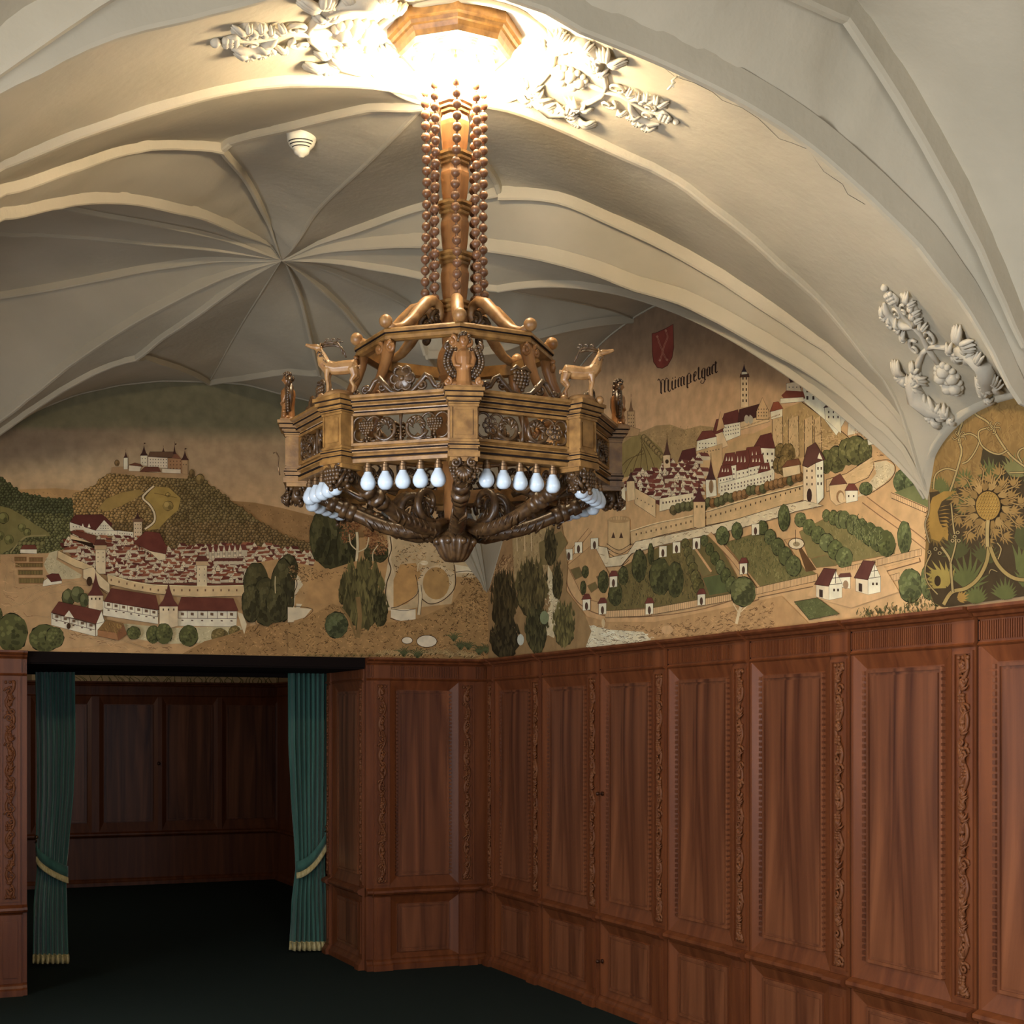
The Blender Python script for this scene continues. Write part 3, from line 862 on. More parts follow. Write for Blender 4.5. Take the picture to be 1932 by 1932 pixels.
# vertex piers with cornices
for k in range(8):
    def PQ(off, r, z): return A(k, r, z, off)
    def bx(b, o, r0, r1, z0, z1): b.hexa([PQ(-o,r0,z0),PQ(o,r0,z0),PQ(o,r1,z0),PQ(-o,r1,z0),PQ(-o,r0,z1),PQ(o,r0,z1),PQ(o,r1,z1),PQ(-o,r1,z1)])
    b = MB(); bx(b,.040,.47,.548,2.46,2.60)
    for o, r1, z0, z1 in ((.044,.553,2.485,2.492),(.044,.553,2.588,2.595)): bx(b,o,.47,r1,z0,z1)
    for o0, o1 in ((-.040,-.034),(.034,.040)): b.hexa([PQ(o0,.548,2.495),PQ(o1,.548,2.495),PQ(o1,.552,2.495),PQ(o0,.552,2.495),PQ(o0,.548,2.586),PQ(o1,.548,2.586),PQ(o1,.552,2.586),PQ(o0,.552,2.586)])
    b.hexa([PQ(-.026,.548,2.505),PQ(.026,.548,2.505),PQ(.026,.5515,2.505),PQ(-.026,.5515,2.505),PQ(-.026,.548,2.578),PQ(.026,.548,2.578),PQ(.026,.5515,2.578),PQ(-.026,.5515,2.578)])
    pier = b.build('corner_pier', M['gilt'], CH)
    b = MB(); q_ = 0
    for o, r1, z0, z1 in ((.046,.556,2.596,2.606),(.051,.562,2.606,2.616),(.056,.570,2.616,2.630),(.060,.576,2.630,2.640),(.052,.568,2.640,2.646),
                          (.046,.556,2.470,2.482),(.042,.552,2.456,2.470),(.047,.558,2.440,2.456),(.041,.548,2.428,2.440)):
        bx(b,o,.46,r1,z0,z1); q_ += 1
        if q_ == 5: b.build('pier_cap', M['gilt'], pier); b = MB()
    b.build('pier_foot', M['gilt'], pier)
    b = MB()
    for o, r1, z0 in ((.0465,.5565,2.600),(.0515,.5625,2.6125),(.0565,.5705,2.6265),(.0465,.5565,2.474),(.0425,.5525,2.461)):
        b = MB(); bx(b,o,.47,r1,z0,z0+.0035); b.build('shade_line', M['wood_dark'], pier)  # dark strips imitating shade under each pier step
    # carved pendant under the pier
    b = MB()
    P = lambda u, z, h=0: A(k, .515+h, z, u)
    b.ell(P(0,2.408,0), (.030,.030,.034), 12, 8)
    rp = random.Random(k)
    for i in range(46):
        th = rp.uniform(0,2*PI); ph_ = rp.uniform(.7,2.6); c_ = P(.030*math.sin(ph_)*math.sin(th),2.406+.036*math.cos(ph_),.032*math.sin(ph_)*math.cos(th))
        b.ell(c_, rp.uniform(.006,.010), 6, 4)
    for sg in (-1, 1):
        spiral(b, lambda u,z,h: P(u,z,.03+h), sg*.024, 2.425, .016, 1.2, sg, 1.2, .0055)
        b.tube([P(sg*.012,2.37,.03),P(sg*.03,2.39,.03),P(sg*.038,2.415,.02)], [.004,.007,.003], 5)
    if k % 2 == 1 or k in (7,):
        grapes(b, P, 0, 2.398, .030, .0078, k, .036)
    else:
        grapes(b, P, -.030, 2.398, .014, .006, k, .026); grapes(b, P, .030, 2.398, .014, .006, k, .026)
        for i in range(7):
            a = -PI*.5+(i-3)*.36
            b.tube([P(0,2.412,.034),P(.018*math.cos(a)*1.2,2.405+.022*math.sin(a),.046),P(.030*math.cos(a),2.405+.036*math.sin(a),.034)], [.006,.008,.003], 5)
    b.build('carved_pendant', M['carved'], pier)
# bulbs under the ring
bulbprof = [(.006,-.078),(.012,-.0765),(.0185,-.071),(.0232,-.061),(.0236,-.054),(.0215,-.044),(.0165,-.034),(.0118,-.026),(.0098,-.020),(.0092,-.012)]
for k in range(8):
    for j in range(5):
        p = side(k, .5+(j-2)*.148, .500, 2.441)
        b = MB().lathe(p, bulbprof, 18, smooth=True); bo = b.build('light_bulb', M['opal'], CH)
        b = MB().lathe(p, [(.010,-.023),(.0128,-.021),(.0128,-.010),(.0105,-.008),(.0105,-.001),(.0085,.001),(.0085,.006)], 12); b.build('bulb_socket', M['brass'], bo)
# arms from the ring to the bowl
for k in range(8):
    path = [(.500,2.432),(.455,2.405),(.40,2.378),(.34,2.350),(.28,2.324),(.22,2.302),(.16,2.290),(.10,2.292),(.055,2.312)]
    b = MB(); b.tube([A(k,r,z) for r,z in path], [.020,.019,.020,.021,.022,.023,.025,.026,.022], 8)
    arm = b.build('arm', M['carved'], CH)
    b = MB()
    for r, z in ((.34,2.350),(.40,2.378)):
        b.tube([A(k,r+.012,z+.006),A(k,r-.012,z-.006)], .027, 8)
    b.tube([A(k,.372,2.364),A(k,.352,2.355)], .030, 8); b.build('arm_band', M['carved'], arm)
    b = MB()
    for i in range(9):            # bark and leaf grooves on the arm
        r = .41+.010*i; z = 2.383+.0055*i
        for sg in (-1,1): b.tube([A(k,r,z-.016,0),A(k,r+.010,z-.008,sg*.016),A(k,r+.02,z+.01,sg*.020)], [.004,.0045,.002], 4)
    for i in range(8):
        r = .10+.024*i; z = 2.285+.004*i
        for sg in (-1,1): b.tube([A(k,r,z-.022,0),A(k,r+.014,z-.006,sg*.022),A(k,r+.028,z+.018,sg*.020)], [.004,.0055,.002], 4)
    # inner acanthus scroll and dolphin curl
    P = lambda u, z, h=0: A(k, u, z, h)
    pts = []
    for i in range(18):
        f = i/17; a = -1.9+f*5.6; q = .062*(1-.68*f); pts.append(A(k, .128+q*math.cos(a), 2.372+q*1.05*math.sin(a)))
    b.tube(pts, [.017*(1-.55*i/17) for i in range(18)], 7)
    for i in range(6):
        a = -1.7+i*.5; b.tube([A(k,.128+.05*math.cos(a),2.372+.05*math.sin(a)),A(k,.128+.022*math.cos(a+.5),2.372+.022*math.sin(a+.5))], [.010,.002], 5)
    pts = [A(k,.19+.03*i,2.415+.018*math.sin(i*1.25)) for i in range(7)]
    b.tube(pts, [.010,.016,.018,.016,.012,.009,.004], 7)
    spiral(b, lambda u,z,h: A(k,u,z,h), .385, 2.432, .020, 1.2, 1, 0, .006)
    b.build('acanthus_scroll', M['carved'], arm)
b = MB(); n = 32; V = []; Fc = []
bp = [(.020,2.192),(.032,2.194),(.042,2.205),(.054,2.228),(.064,2.250),(.068,2.262),(.062,2.272),(.056,2.276),(.056,2.282),(.046,2.290),(.040,2.30)]
for (r, z) in bp:
    for j in range(n*2):
        a = 2*PI*j/(n*2); g = 1+(.07 if z < 2.265 else 0)*math.cos(16*a)
        V.append(ax+Vector((r*g*math.cos(a), r*g*math.sin(a), z)))
for i in range(len(bp)-1):
    for j in range(n*2): Fc.append((i*n*2+j, i*n*2+(j+1)%(n*2), (i+1)*n*2+(j+1)%(n*2), (i+1)*n*2+j))
Fc.append(tuple(reversed(range(n*2)))); b.add(V, Fc, True)
for j in range(8): b.ell(A(j+.5,.064,2.256), .013, 8, 6)
b.build('fluted_bowl', M['carved'], CH)
# upper ring, struts and horn-like brackets
ringp('upper_ring', [(.285,2.862),(.285,2.898),(.324,2.898),(.330,2.892),(.330,2.884),(.322,2.880),(.326,2.872),(.326,2.862),(.312,2.858)], M['gilt'])
for k in range(8):
    b = MB()
    b.tube([A(k,.385,2.652),A(k,.372,2.69),A(k,.345,2.74),A(k,.322,2.79),A(k,.312,2.83),A(k,.300,2.865)], [.022,.016,.015,.018,.022,.018], 8)
    st = b.build('strut', M['shaft'], CH)
    for sg in (-1,1):
        for rr_, z_, q_ in ((.322,2.836,.019),(.385,2.668,.016)):
            b = MB(); spiral(b, lambda u,z,h: A(k,rr_+h,z,u), sg*.026, z_, q_, 1.3, sg if z_ > 2.8 else -sg, PI/2, .008 if z_ > 2.8 else .006)
            b.build('volute', M['shaft'], st)
    b = MB(); hp = [(.078,2.972),(.068,2.995),(.078,3.020),(.104,3.032),(.135,3.020),(.170,2.985),(.205,2.948),(.245,2.918),(.285,2.905),(.312,2.912)]
    b.tube([A(k,r,z) for r,z in hp], [.010,.013,.016,.019,.021,.021,.019,.016,.014,.014], 9)
    b.ell(A(k,.322,2.920), .0215, 10, 8)
    hn = b.build('horn_bracket', M['tan'], CH)
    b = MB(); spiral(b, lambda u,z,h: A(k,u,z,h), .092, 2.975, .024, 1.4, -1, 1.6, .009); spiral(b, lambda u,z,h: A(k,u,z,h), .128, 2.945, .018, 1.3, 1, 1.6, .008)
    b.build('leafy_curl', M['carved'], hn)
shade_rings([(.3275,2.880,2.884),(.3235,2.8685,2.8725)])
# crests on the cornice, flower and grapes alternating
for k in range(8):
    p0 = side(k,0,.505,0); p1 = side(k,1,.505,0); du = (p1-p0).normalized(); dn = (A(k+.5,1,0)-A(k+.5,0,0)).normalized(); mid = (p0+p1)/2
    P = lambda u, z, h=0: mid+du*u+dn*h+Vector((0,0,z))
    b = MB()
    if k % 2: flower(b, P, 0, 2.694, .040, 6, 0); b.ell(P(0,2.694,-.006), (.036,.012,.036), 12, 6, Matrix.Rotation(ROT+(k+.5)*PI/4+PI/2, 3, 'Z'))
    else:
        grapes(b, P, 0, 2.694, .030, .0072, 5, .0); b.tube([P(-.035,2.722,0),P(-.015,2.735,0),P(0,2.728,0),P(.015,2.735,0),P(.035,2.722,0)], [.003,.008,.005,.008,.003], 6)
    for sg in (-1,1):
        pts = [P(sg*u,z) for u,z in ((.004,2.650),(.035,2.656),(.060,2.680),(.075,2.700),(.090,2.690),(.105,2.665),(.128,2.656))]
        b.tube(pts, [.006,.009,.011,.009,.009,.008,.005], 6)
        spiral(b, P, sg*.118, 2.664, .014, 1.2, -sg, .5, .0055); spiral(b, P, sg*.066, 2.672, .018, 1.2, sg, 2.5, .0055)
        spiral(b, P, sg*.150, 2.656, .009, 1.0, -sg, .5, .004)
    b.build('carved_crest', M['carved'], CH)
# carved figures
def remesh(o, v):
    md = o.modifiers.new('merge','REMESH'); md.mode = 'VOXEL'; md.voxel_size = v; md.use_smooth_shade = True
def stag(k, sg):
    """sg=+1 looks towards +X"""
    o = A(k, .525, 2.646)
    d = Vector((sg*1.0, .10, 0)).normalized(); e = Vector((-d.y, d.x, 0))
    Q = lambda x, y, z: o+d*x*1.1+e*y*1.25+Vector((0,0,z*1.08))
    b = MB(); S_ = 1.0
    b.tube([Q(-.050,0,.078),Q(-.042,0,.086),Q(-.020,0,.084),Q(.008,0,.082),Q(.030,0,.086),Q(.040,0,.098),Q(.047,0,.118),Q(.054,0,.134)], [.012,.022,.022,.0205,.022,.020,.0150,.0115], 10)
    b.tube([Q(.048,0,.136),Q(.060,0,.142),Q(.076,0,.145),Q(.092,0,.150)], [.009,.0105,.007,.0045], 8)
    for y in (-.010,.010):
        b.tube([Q(.028,y,.078),Q(.030,y,.055),Q(.026,y,.035),Q(.027,y,.012)], [.011,.0072,.0056,.0056], 7)
        b.tube([Q(-.042,y,.080),Q(-.048,y,.058),Q(-.038,y,.044),Q(-.046,y,.028),Q(-.042,y,.010)], [.016,.0115,.007,.0056,.0054], 7)
        b.tube([Q(.050,y*.9,.142),Q(.044,y*1.7,.150)], [.004,.002], 5)
    b.ell(Q(-.060,0,.084), (.004,.004,.008), 6, 5)
    st = b.build('stag', M['tan'], CH, at=Q(0,0,0)); remesh(st, .0022)
    b = MB()
    for y in (-.007,.007):
        b.tube([Q(.048,y,.146),Q(.034,y*1.6,.150),Q(.014,y*2,.151),Q(-.004,y*2.2,.146),Q(-.012,y*2.3,.132),Q(-.018,y*2.3,.116)], [.0035,.0035,.003,.003,.0028,.0022], 6)
        for x in (.034,.018,.002):
            b.tube([Q(x,y*2,.151),Q(x-.004,y*2,.160),Q(x-.012,y*2,.159)], [.003,.0026,.0015], 5)
    b.build('antlers', M['carved'], st)
    b = MB(); r = random.Random(5)
    for i in range(70):
        f = r.random(); a = r.random()*2*PI; c = Q(.030+.022*f,0,.086+.040*f); q = .018-.006*f
        b.ell(c+e*(q*math.cos(a))+d*(q*.8*math.sin(a)), .0042, 5, 4)
    b.build('ruff', M['carved'], st)
    b = MB(); b.ell(Q(0,0,0), (.050,.036,.024), 12, 8); b.ell(Q(-.05,-.012,.004), .014, 8, 6); b.ell(Q(.05,-.012,.004), .013, 8, 6)
    b.build('mound', M['tan'], st)
stag(7, -1); stag(1, 1); stag(3, 1); stag(5, -1)
def angel(k):
    o = A(k, .545, 2.646); a = ROT+k*PI/4
    d = Vector((math.cos(a), math.sin(a), 0)); e = Vector((-d.y, d.x, 0))
    Q = lambda x, y, z: o+d*x+e*y+Vector((0,0,z))
    b = MB(); ZS = .90
    b.tube([Q(0,0,.0),Q(0,0,.012),Q(0,0,.045*1.0),Q(0,0,.085),Q(0,0,.100),Q(0,0,.112),Q(0,0,.120)], [.030,.024,.021,.025,.023,.011,.009], 12)
    b.ell(Q(.002,0,.136), (.016,.016,.019), 12, 10)
    b.ell(Q(.018,0,.134), (.004,.004,.005), 6, 5)
    for sg in (-1,1):
        b.tube([Q(0,sg*.022,.100),Q(.006,sg*.030,.080),Q(.014,sg*.026,.060),Q(.022,sg*.010,.056)], [.010,.008,.006,.005], 7)
        b.ell(Q(.0145,sg*.006,.140), .003, 6, 5)
    b.ell(Q(.012,-.010,.006), (.014,.008,.008), 8, 6); b.ell(Q(.012,.010,.006), (.014,.008,.008), 8, 6)
    an = b.build('angel_figure', M['shaft'], CH, at=Q(0,0,0)); remesh(an, .0022)
    b = MB(); r = random.Random(k)
    for i in range(60):
        th = r.random()*2*PI; ph = r.random()*1.9
        v = Vector((math.sin(ph)*math.cos(th), math.sin(ph)*math.sin(th), math.cos(ph)))
        if v.x > .5 and v.z < .55: continue
        b.ell(Q(.001+.017*v.x, .018*v.y, .138+.021*v.z), .0052, 5, 4)
    b.build('curly_hair', M['carved'], an)
    for sg in (-1,1):
        b = MB()
        spiral(b, lambda u,z,h: Q(-.008+h,u,z), sg*.044, .118, .013, 1.2, -sg, PI/2, .006)
        for i in range(34):
            f = i/33; u = .034+.018*math.sin(f*PI*1.0)+.010*((i*7) % 3-1); z = .112-.085*f
            b.ell(Q(-.006+.004*((i*5)%3),sg*(u-.012*f),z), (.006,.007,.008), 6, 5)
        b.tube([Q(-.010,sg*.018,.095),Q(-.008,sg*.04,.105),Q(-.008,sg*.046,.075),Q(-.008,sg*.032,.03)], [.008,.012,.012,.003], 7)
        b.build('wing', M['carved'], an)
    b = MB()
    for sg in (-1,1): spiral(b, lambda u,z,h: Q(.008+h,u,z), sg*.048, .012, .013, 1.1, sg, PI/2, .006); b.tube([Q(0,sg*.01,.01),Q(.004,sg*.03,.006),Q(.004,sg*.05,.002)], [.012,.009,.006], 7)
    b.build('scroll_foot', M['shaft'], an)
for k in (0,2,4,6): angel(k)
# hanging wire hook at the left of the ring
b = MB(); p = A(6, .57, 2.50); b.tube([p+Vector((-.002,0,-.03)),p+Vector((-.008,0,0)),p+Vector((-.006,0,.03)),p+Vector((-.014,0,.045)),p+Vector((-.024,0,.042))], .0025, 5)
b.build('wire_hook', M['brass'], CH)

# ---------------------------------------------------------------- ceiling things
b = MB()
cp = []
for i in range(73):
    a = 2*PI*i/72; p, n = hit(869+176*math.cos(a), 99+101*math.sin(a))
    if p is None: p, n = hit(869+176*math.cos(a), max(-60, 99+101*math.sin(a)))
    cp.append(p+n*.002)
b.tube(cp, .013, 8, cap=False); b2 = []
RO = thing('ceiling_rose', cp[0]*.5+cp[36]*.5, 'plain round white plaster disc, extra white for lamp glare, with a moulded rim around the chandelier canopy', 'ceiling rose')
b.build('moulded_rim', M['stucco'], RO)
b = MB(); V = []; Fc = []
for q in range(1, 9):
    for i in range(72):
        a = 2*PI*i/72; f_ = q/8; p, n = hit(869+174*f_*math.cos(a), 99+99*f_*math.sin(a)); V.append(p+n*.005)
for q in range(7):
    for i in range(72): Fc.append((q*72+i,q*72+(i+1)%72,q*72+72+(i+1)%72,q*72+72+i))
b.add(V, Fc, True); b.build('white_disc', M['glare_white'], RO)  # extra white so the disc blows out around the lamps
p, n = hit(569, 256)
T = thing('smoke_detector', p, 'small white dome smoke detector on the grey vault left of the chandelier shaft', 'smoke detector')
b = MB(); up = Vector((0,0,-1)); c = p+Vector((0,0,.012))
b.lathe(c, [(.060,.03),(.060,-.012),(.058,-.030),(.050,-.052),(.036,-.066),(.034,-.070)], 28, smooth=True); b.build('housing', M['white'], T)
b = MB().lathe(c, [(.030,-.066),(.033,-.070),(.030,-.082),(.020,-.090),(.014,-.092),(.010,-.098),(.0,-.099)], 20, smooth=True); b.build('sensor_cap', M['white'], T)
b = MB()
for z, r0 in ((-.045,.0545),(-.055,.0490),(-.064,.0390)):
    b.tube([c+Vector((r0*math.cos(R(x)), r0*math.sin(R(x)), z)) for x in range(-150,-29,10)], .0022, 4)
b.build('vent_slots', M['darkslot'], T)
p, n = hit(1277, 144)
b = MB(); b.tube([p+n*.0,p+n*.02+Vector((-.008,0,.006)),p+n*.03+Vector((.0,0,-.006))], [.004,.004,.003], 5); b.tube([p+n*.018,p+n*.028+Vector((-.02,0,-.016))], .004, 5)
o = b.build('ceiling_hook', M['white']); tag(o, 'tiny white hook on the ceiling crack, right of the stucco ornament', 'hook')

# stucco ornaments: vine motif mapped on to the vault surface
def stucco(Fp, Tp, V1, label, seed, nu=1.0, wscale=1.0):
    du = Vector((Tp[0]-Fp[0], Tp[1]-Fp[1])); dv = Vector(V1)
    cache = {}
    def P(u, v, h=0.0):
        x = Fp[0]+du.x*u+dv.x*v; y = Fp[1]+du.y*u+dv.y*v
        p, n = hit(x, y)
        while p is None:
            x += (Fp[0]-x)*.1; y += (Fp[1]-y)*.1; p, n = hit(x, y)
        return p+n*(h+.002)
    ref = (P(.1,0)-P(.0,0)).length/.1       # metres per u
    rv = (P(0,.1)-P(0,0)).length/.1
    s_ = min(ref, rv*1.9)*wscale*1.12
    o, _ = hit(*Fp)
    b = MB(); r = random.Random(seed)
    def curve(pts, rad, flat=1):
        b.tube([P(u,v,.004) for u,v in pts], [q*s_ for q in rad], 6)
    def fan(u, v, ang, L, n, sp, wd=.016):
        for i in range(n):
            a = ang+(i-(n-1)/2)*sp/(n-1); l = L*(1-.25*abs(i-(n-1)/2)/((n-1)/2))
            pts = []
            for q in range(5):
                f = q/4; aa = a+.35*f*(1 if i > n/2 else -1)
                pts.append(P(u+l*f*math.cos(aa), v+l*f*math.sin(aa)*1.25, .004+.022*math.sin(PI*min(1,f+.1))))
            b.tube(pts, [wd*.5*s_, wd*s_, wd*1.05*s_, wd*.9*s_, wd*.25*s_], 6)
    def curl(u, v, rr, sg, a0, rad, turns=1.15):
        pts = [];
        for i in range(13):
            f = i/12; a = a0+sg*f*turns*2*PI; q = rr*(1-.75*f); pts.append(P(u+q*math.cos(a), v+q*1.3*math.sin(a), .006+.010*f))
        b.tube(pts, [rad*s_*(1-.3*i/12) for i in range(13)], 6)
    # rosette
    for ring, (rr, n, wd) in enumerate(((.15,15,.026),(.095,5,.05))):
        for i in range(n):
            a = 2*PI*i/n+ring*.3
            b.ell(P(rr*math.cos(a), rr*1.35*math.sin(a), .006+.008*ring), wd*s_, 7, 5)
    b.ell(P(0,0,.014), .035*s_, 8, 6)
    # stems
    curve([(.12,0),(.28,0),(.34,.0),(.46,.06),(.58,.02),(.70,-.05),(.85,0),(.96,0)], [.02,.022,.02,.018,.018,.016,.016,.010])
    for sg in (-1,1):
        curve([(.33,0),(.32,.16*sg),(.26,.40*sg),(.20,.55*sg)], [.018,.02,.024,.026])
        curl(.40, .24*sg, .085, sg, -1.2*sg, .014)
        # big curled acanthus
        pts = [(.20,.55*sg),(.12,.85*sg),(-.02,.98*sg),(-.16,.86*sg),(-.24,.66*sg),(-.34,.50*sg)]
        curve(pts, [.035,.062,.078,.072,.050,.016])
        for i in range(6):
            f = i/5; q = f*4.5; j = int(q); w_ = q-j
            j = min(j, 4)
            u = pts[j][0]+(pts[j+1][0]-pts[j][0])*w_; v = pts[j][1]+(pts[j+1][1]-pts[j][1])*w_
            fan(u, v, math.atan2(.62*sg-v, .02-u)*1.0, .17, 5, 1.5, .017)
            fan(u, v, math.atan2(v-.62*sg, u-.02), .12, 4, 1.3, .016)
        fan(.22, .86*sg, sg*PI*.36, .21, 9, 2.1, .020)
        fan(-.22, .92*sg, sg*PI*.75, .15, 7, 1.8, .017)
        # outer leaves towards the tip
        curve([(.56,.02),(.60,.16*sg),(.68,.30*sg),(.80,.34*sg),(.88,.24*sg)], [.016,.028,.040,.034,.010])
        for (u, v) in ((.62,.22),(.69,.30),(.78,.33)): fan(u, v*sg, sg*1.1, .12, 5, 1.5, .013)
        fan(.50, .26*sg, sg*.5, .11, 5, 1.2, .012)
        curl(.74, .10*sg, .06, -sg, 1.0*sg, .012)
        curve([(.80,0),(.86,.10*sg),(.92,.08*sg)], [.01,.018,.006])
    for i in range(9):
        b.ell(P(.86+(i//3)*.035, (i%3-1)*.055, .010), .020*s_, 6, 5)
    b.ell(P(1.0,0,.006), .026*s_, 7, 5)
    ob = b.build('stucco_ornament', M['stucco'], at=o)
    tag(ob, label, 'stucco ornament')
stucco((1076,142),(1277,226),(32,-64),'white stucco vine relief on the vault to the right of the ceiling rose', 1)
stucco((668,52),(404,75),(-6,-66),'white stucco vine relief on the vault to the left of the ceiling rose', 2)
stucco((1792,712),(1671,540),(64,-36),'white stucco vine relief above the arched niche on the right wall', 3)

b = MB(); cp = []
for x, y in ((1200,98),(1230,106),(1252,128),(1275,145),(1310,156),(1345,175),(1363,188),(1400,204),(1430,221),(1470,262),(1495,272),(1525,283),(1555,325),(1590,346),(1600,366),(1632,386)):
    p, n = hit(x+rnd.uniform(-1,1), y+rnd.uniform(-2,2))
    if p: cp.append(p+n*.0003)
b.tube(cp, [.0004+.0006*rnd.random() for _ in cp], 4); b.build('trim_12', M['darkslot'], ceil)['kind'] = 'structure'
# ---------------------------------------------------------------- painted murals: flat coats of paint, one over the other
GAIN = 1.45
def coat(c):
    q = [v*GAIN for v in lin(c)]; l = .3*q[0]+.6*q[1]+.1*q[2]
    return tuple(min(1, v*.86+l*.14) for v in q)
class Mural:
    def __init__(s, plane, seed):
        s.plane = plane; s.v = []; s.f = []; s.c = []; s.L = 0; s.buf = np.zeros((900, 2000), np.int32); s.flat = False; s.dark = 1.0; s.r = random.Random(seed); s.T = (1,0,0)
        s.proj = on_back if plane == 'b' else on_right; s.n = dS if plane == 'b' else dT; s.zmin = 2.113; s.lo = .004; s.hi = 4.4 if plane == 'b' else 5.95; s.arch = True
    def tr(s, sc_, ox, oy): s.T = (1/sc_, ox, oy)
    def p3(s, x, y, k=0):
        a, ox, oy = s.T
        return s.proj(ox+x*a, oy+y*a) + s.n*.0025
    def up(s, n=1): pass
    def poly(s, pts, c, k=0, cols=None):
        P = [s.p3(x, y, k) for x, y in pts]
        m = len(P)
        ax_ = (lambda v: room(v)[1]) if s.plane == 'b' else (lambda v: room(v)[0])
        if s.arch and all(v.z > (interp(BT, ax_(v)) if s.plane == 'b' else wall_arch_right(ax_(v)))+.04 for v in P): return
        # clip at the cornice, the corner and the ends of the wall
        out = P
        for g in (lambda v: v.z-s.zmin, lambda v: 4.05-v.z, lambda v: ax_(v)-s.lo, lambda v: s.hi-ax_(v)):
            src = out; out = []
            for i in range(len(src)):
                a = src[i]; b = src[(i+1)%len(src)]; ga = g(a); gb = g(b)
                if ga >= 0: out.append(a)
                if (ga >= 0) != (gb >= 0): out.append(a.lerp(b, ga/(ga-gb)))
            if len(out) < 3: return
        # each coat lies just above the coats it covers
        if not s.flat:
            a_, ox, oy = s.T
            Q = np.array([(ox+x*a_, oy+y*a_-420) for x, y in pts])
            x0 = max(0, int(Q[:,0].min())); x1 = min(1998, int(Q[:,0].max())+1); y0 = max(0, int(Q[:,1].min())); y1 = min(898, int(Q[:,1].max())+1)
            if x1 < x0 or y1 < y0: lay = 1
            else:
                sub = s.buf[y0:y1+1, x0:x1+1]
                if sub.size > 12:
                    gx = np.arange(x0, x1+1)+.5; msk = np.zeros(sub.shape, bool)
                    for r_ in range(sub.shape[0]):
                        yy = y0+r_+.5; row = np.zeros(len(gx), bool)
                        for i in range(len(Q)):
                            xa, ya = Q[i]; xb, yb = Q[(i+1)%len(Q)]
                            if (ya > yy) != (yb > yy): row ^= gx < xa+(xb-xa)*(yy-ya)/(yb-ya)
                        msk[r_] = row
                    m2 = msk.copy(); m2[1:] |= msk[:-1]; m2[:-1] |= msk[1:]; m2[:,1:] |= msk[:,:-1]; m2[:,:-1] |= msk[:,1:]
                    for xq, yq in Q:
                        xi = int(xq)-x0; yi = int(yq)-y0
                        if 0 <= xi < sub.shape[1] and 0 <= yi < sub.shape[0]: m2[yi, xi] = True
                    if not m2.any(): m2[:] = True
                else: m2 = np.ones(sub.shape, bool)
                lay = int(sub[m2].max())+1; sub[m2] = lay
            s.L = max(s.L, lay); dv = s.n*(.000028*lay)
            out = [v+dv for v in out]
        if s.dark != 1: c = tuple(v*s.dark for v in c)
        o = len(s.v); s.v += out; s.f.append(tuple(range(o, o+len(out))))
        cc = coat(c)
        s.c += [cc]*len(out) if cols is None or len(out) != m else [coat(q) for q in cols]
    def grid(s, x0, x1, y0, y1, nx, ny, fn):
        s.flat = True
        for i in range(nx):
            for j in range(ny):
                q = [(x0+(x1-x0)*a/nx, y0+(y1-y0)*b/ny) for a, b in ((i,j),(i+1,j),(i+1,j+1),(i,j+1))]
                s.poly(q, (0,0,0), 0, [fn(*p) for p in q])
        s.flat = False
    def ell(s, x, y, rx, ry, c, k=0, n=12, wob=0, ph=0):
        pts = []
        for i in range(n):
            a = 2*PI*i/n; w = 1+wob*(s.r.random()-.5)
            pts.append((x+rx*w*math.cos(a+ph), y+ry*w*math.sin(a+ph)))
        s.poly(pts, c, k)
    def line(s, pts, w, c, k=0, taper=False):
        L = []; Rr = []; m = len(pts)
        for i, (x, y) in enumerate(pts):
            a = pts[max(0,i-1)]; b = pts[min(m-1,i+1)]
            dx, dy = b[0]-a[0], b[1]-a[1]; d = math.hypot(dx,dy) or 1
            ww = w*.5*((1-.85*i/(m-1)) if taper else 1)
            L.append((x-dy/d*ww, y+dx/d*ww)); Rr.append((x+dy/d*ww, y-dx/d*ww))
        if m < 3: s.poly([L[0],L[1],Rr[1],Rr[0]], c); return
        for i in range(0, m-1, 6):
            j = min(i+6, m-1); s.poly(L[i:j+1]+Rr[i:j+1][::-1], c)
    def crv(s, pts, w, c, k=0, taper=False, n=6):
        out = []
        for i in range(len(pts)-1):
            p0 = pts[max(i-1,0)]; p1 = pts[i]; p2 = pts[i+1]; p3 = pts[min(i+2,len(pts)-1)]
            for j in range(n):
                f = j/n
                out.append(tuple(.5*((2*b)+(-a+c_)*f+(2*a-5*b+4*c_-d)*f*f+(-a+3*b-3*c_+d)*f**3) for a,b,c_,d in zip(p0,p1,p2,p3)))
        out.append(pts[-1]); s.line(out, w, c, k, taper)
    def jit(s, c, a=10):
        d = s.r.uniform(-a, a); return tuple(max(0,min(255,v+d)) for v in c)
    def tree(s, x, y, rx, ry, c, out=(48,40,22)):
        s.ell(x, y, rx+1.6, ry+1.6, out, 0, 12, .12)
        s.ell(x, y, rx, ry, c, 1, 12, .10)
        s.ell(x-rx*.28, y-ry*.30, rx*.55, ry*.55, tuple(min(255,v*1.16+6) for v in c), 2, 9, .2)
        s.ell(x+rx*.38, y+ry*.35, rx*.40, ry*.48, tuple(v*.80 for v in c), 2, 8, .2)
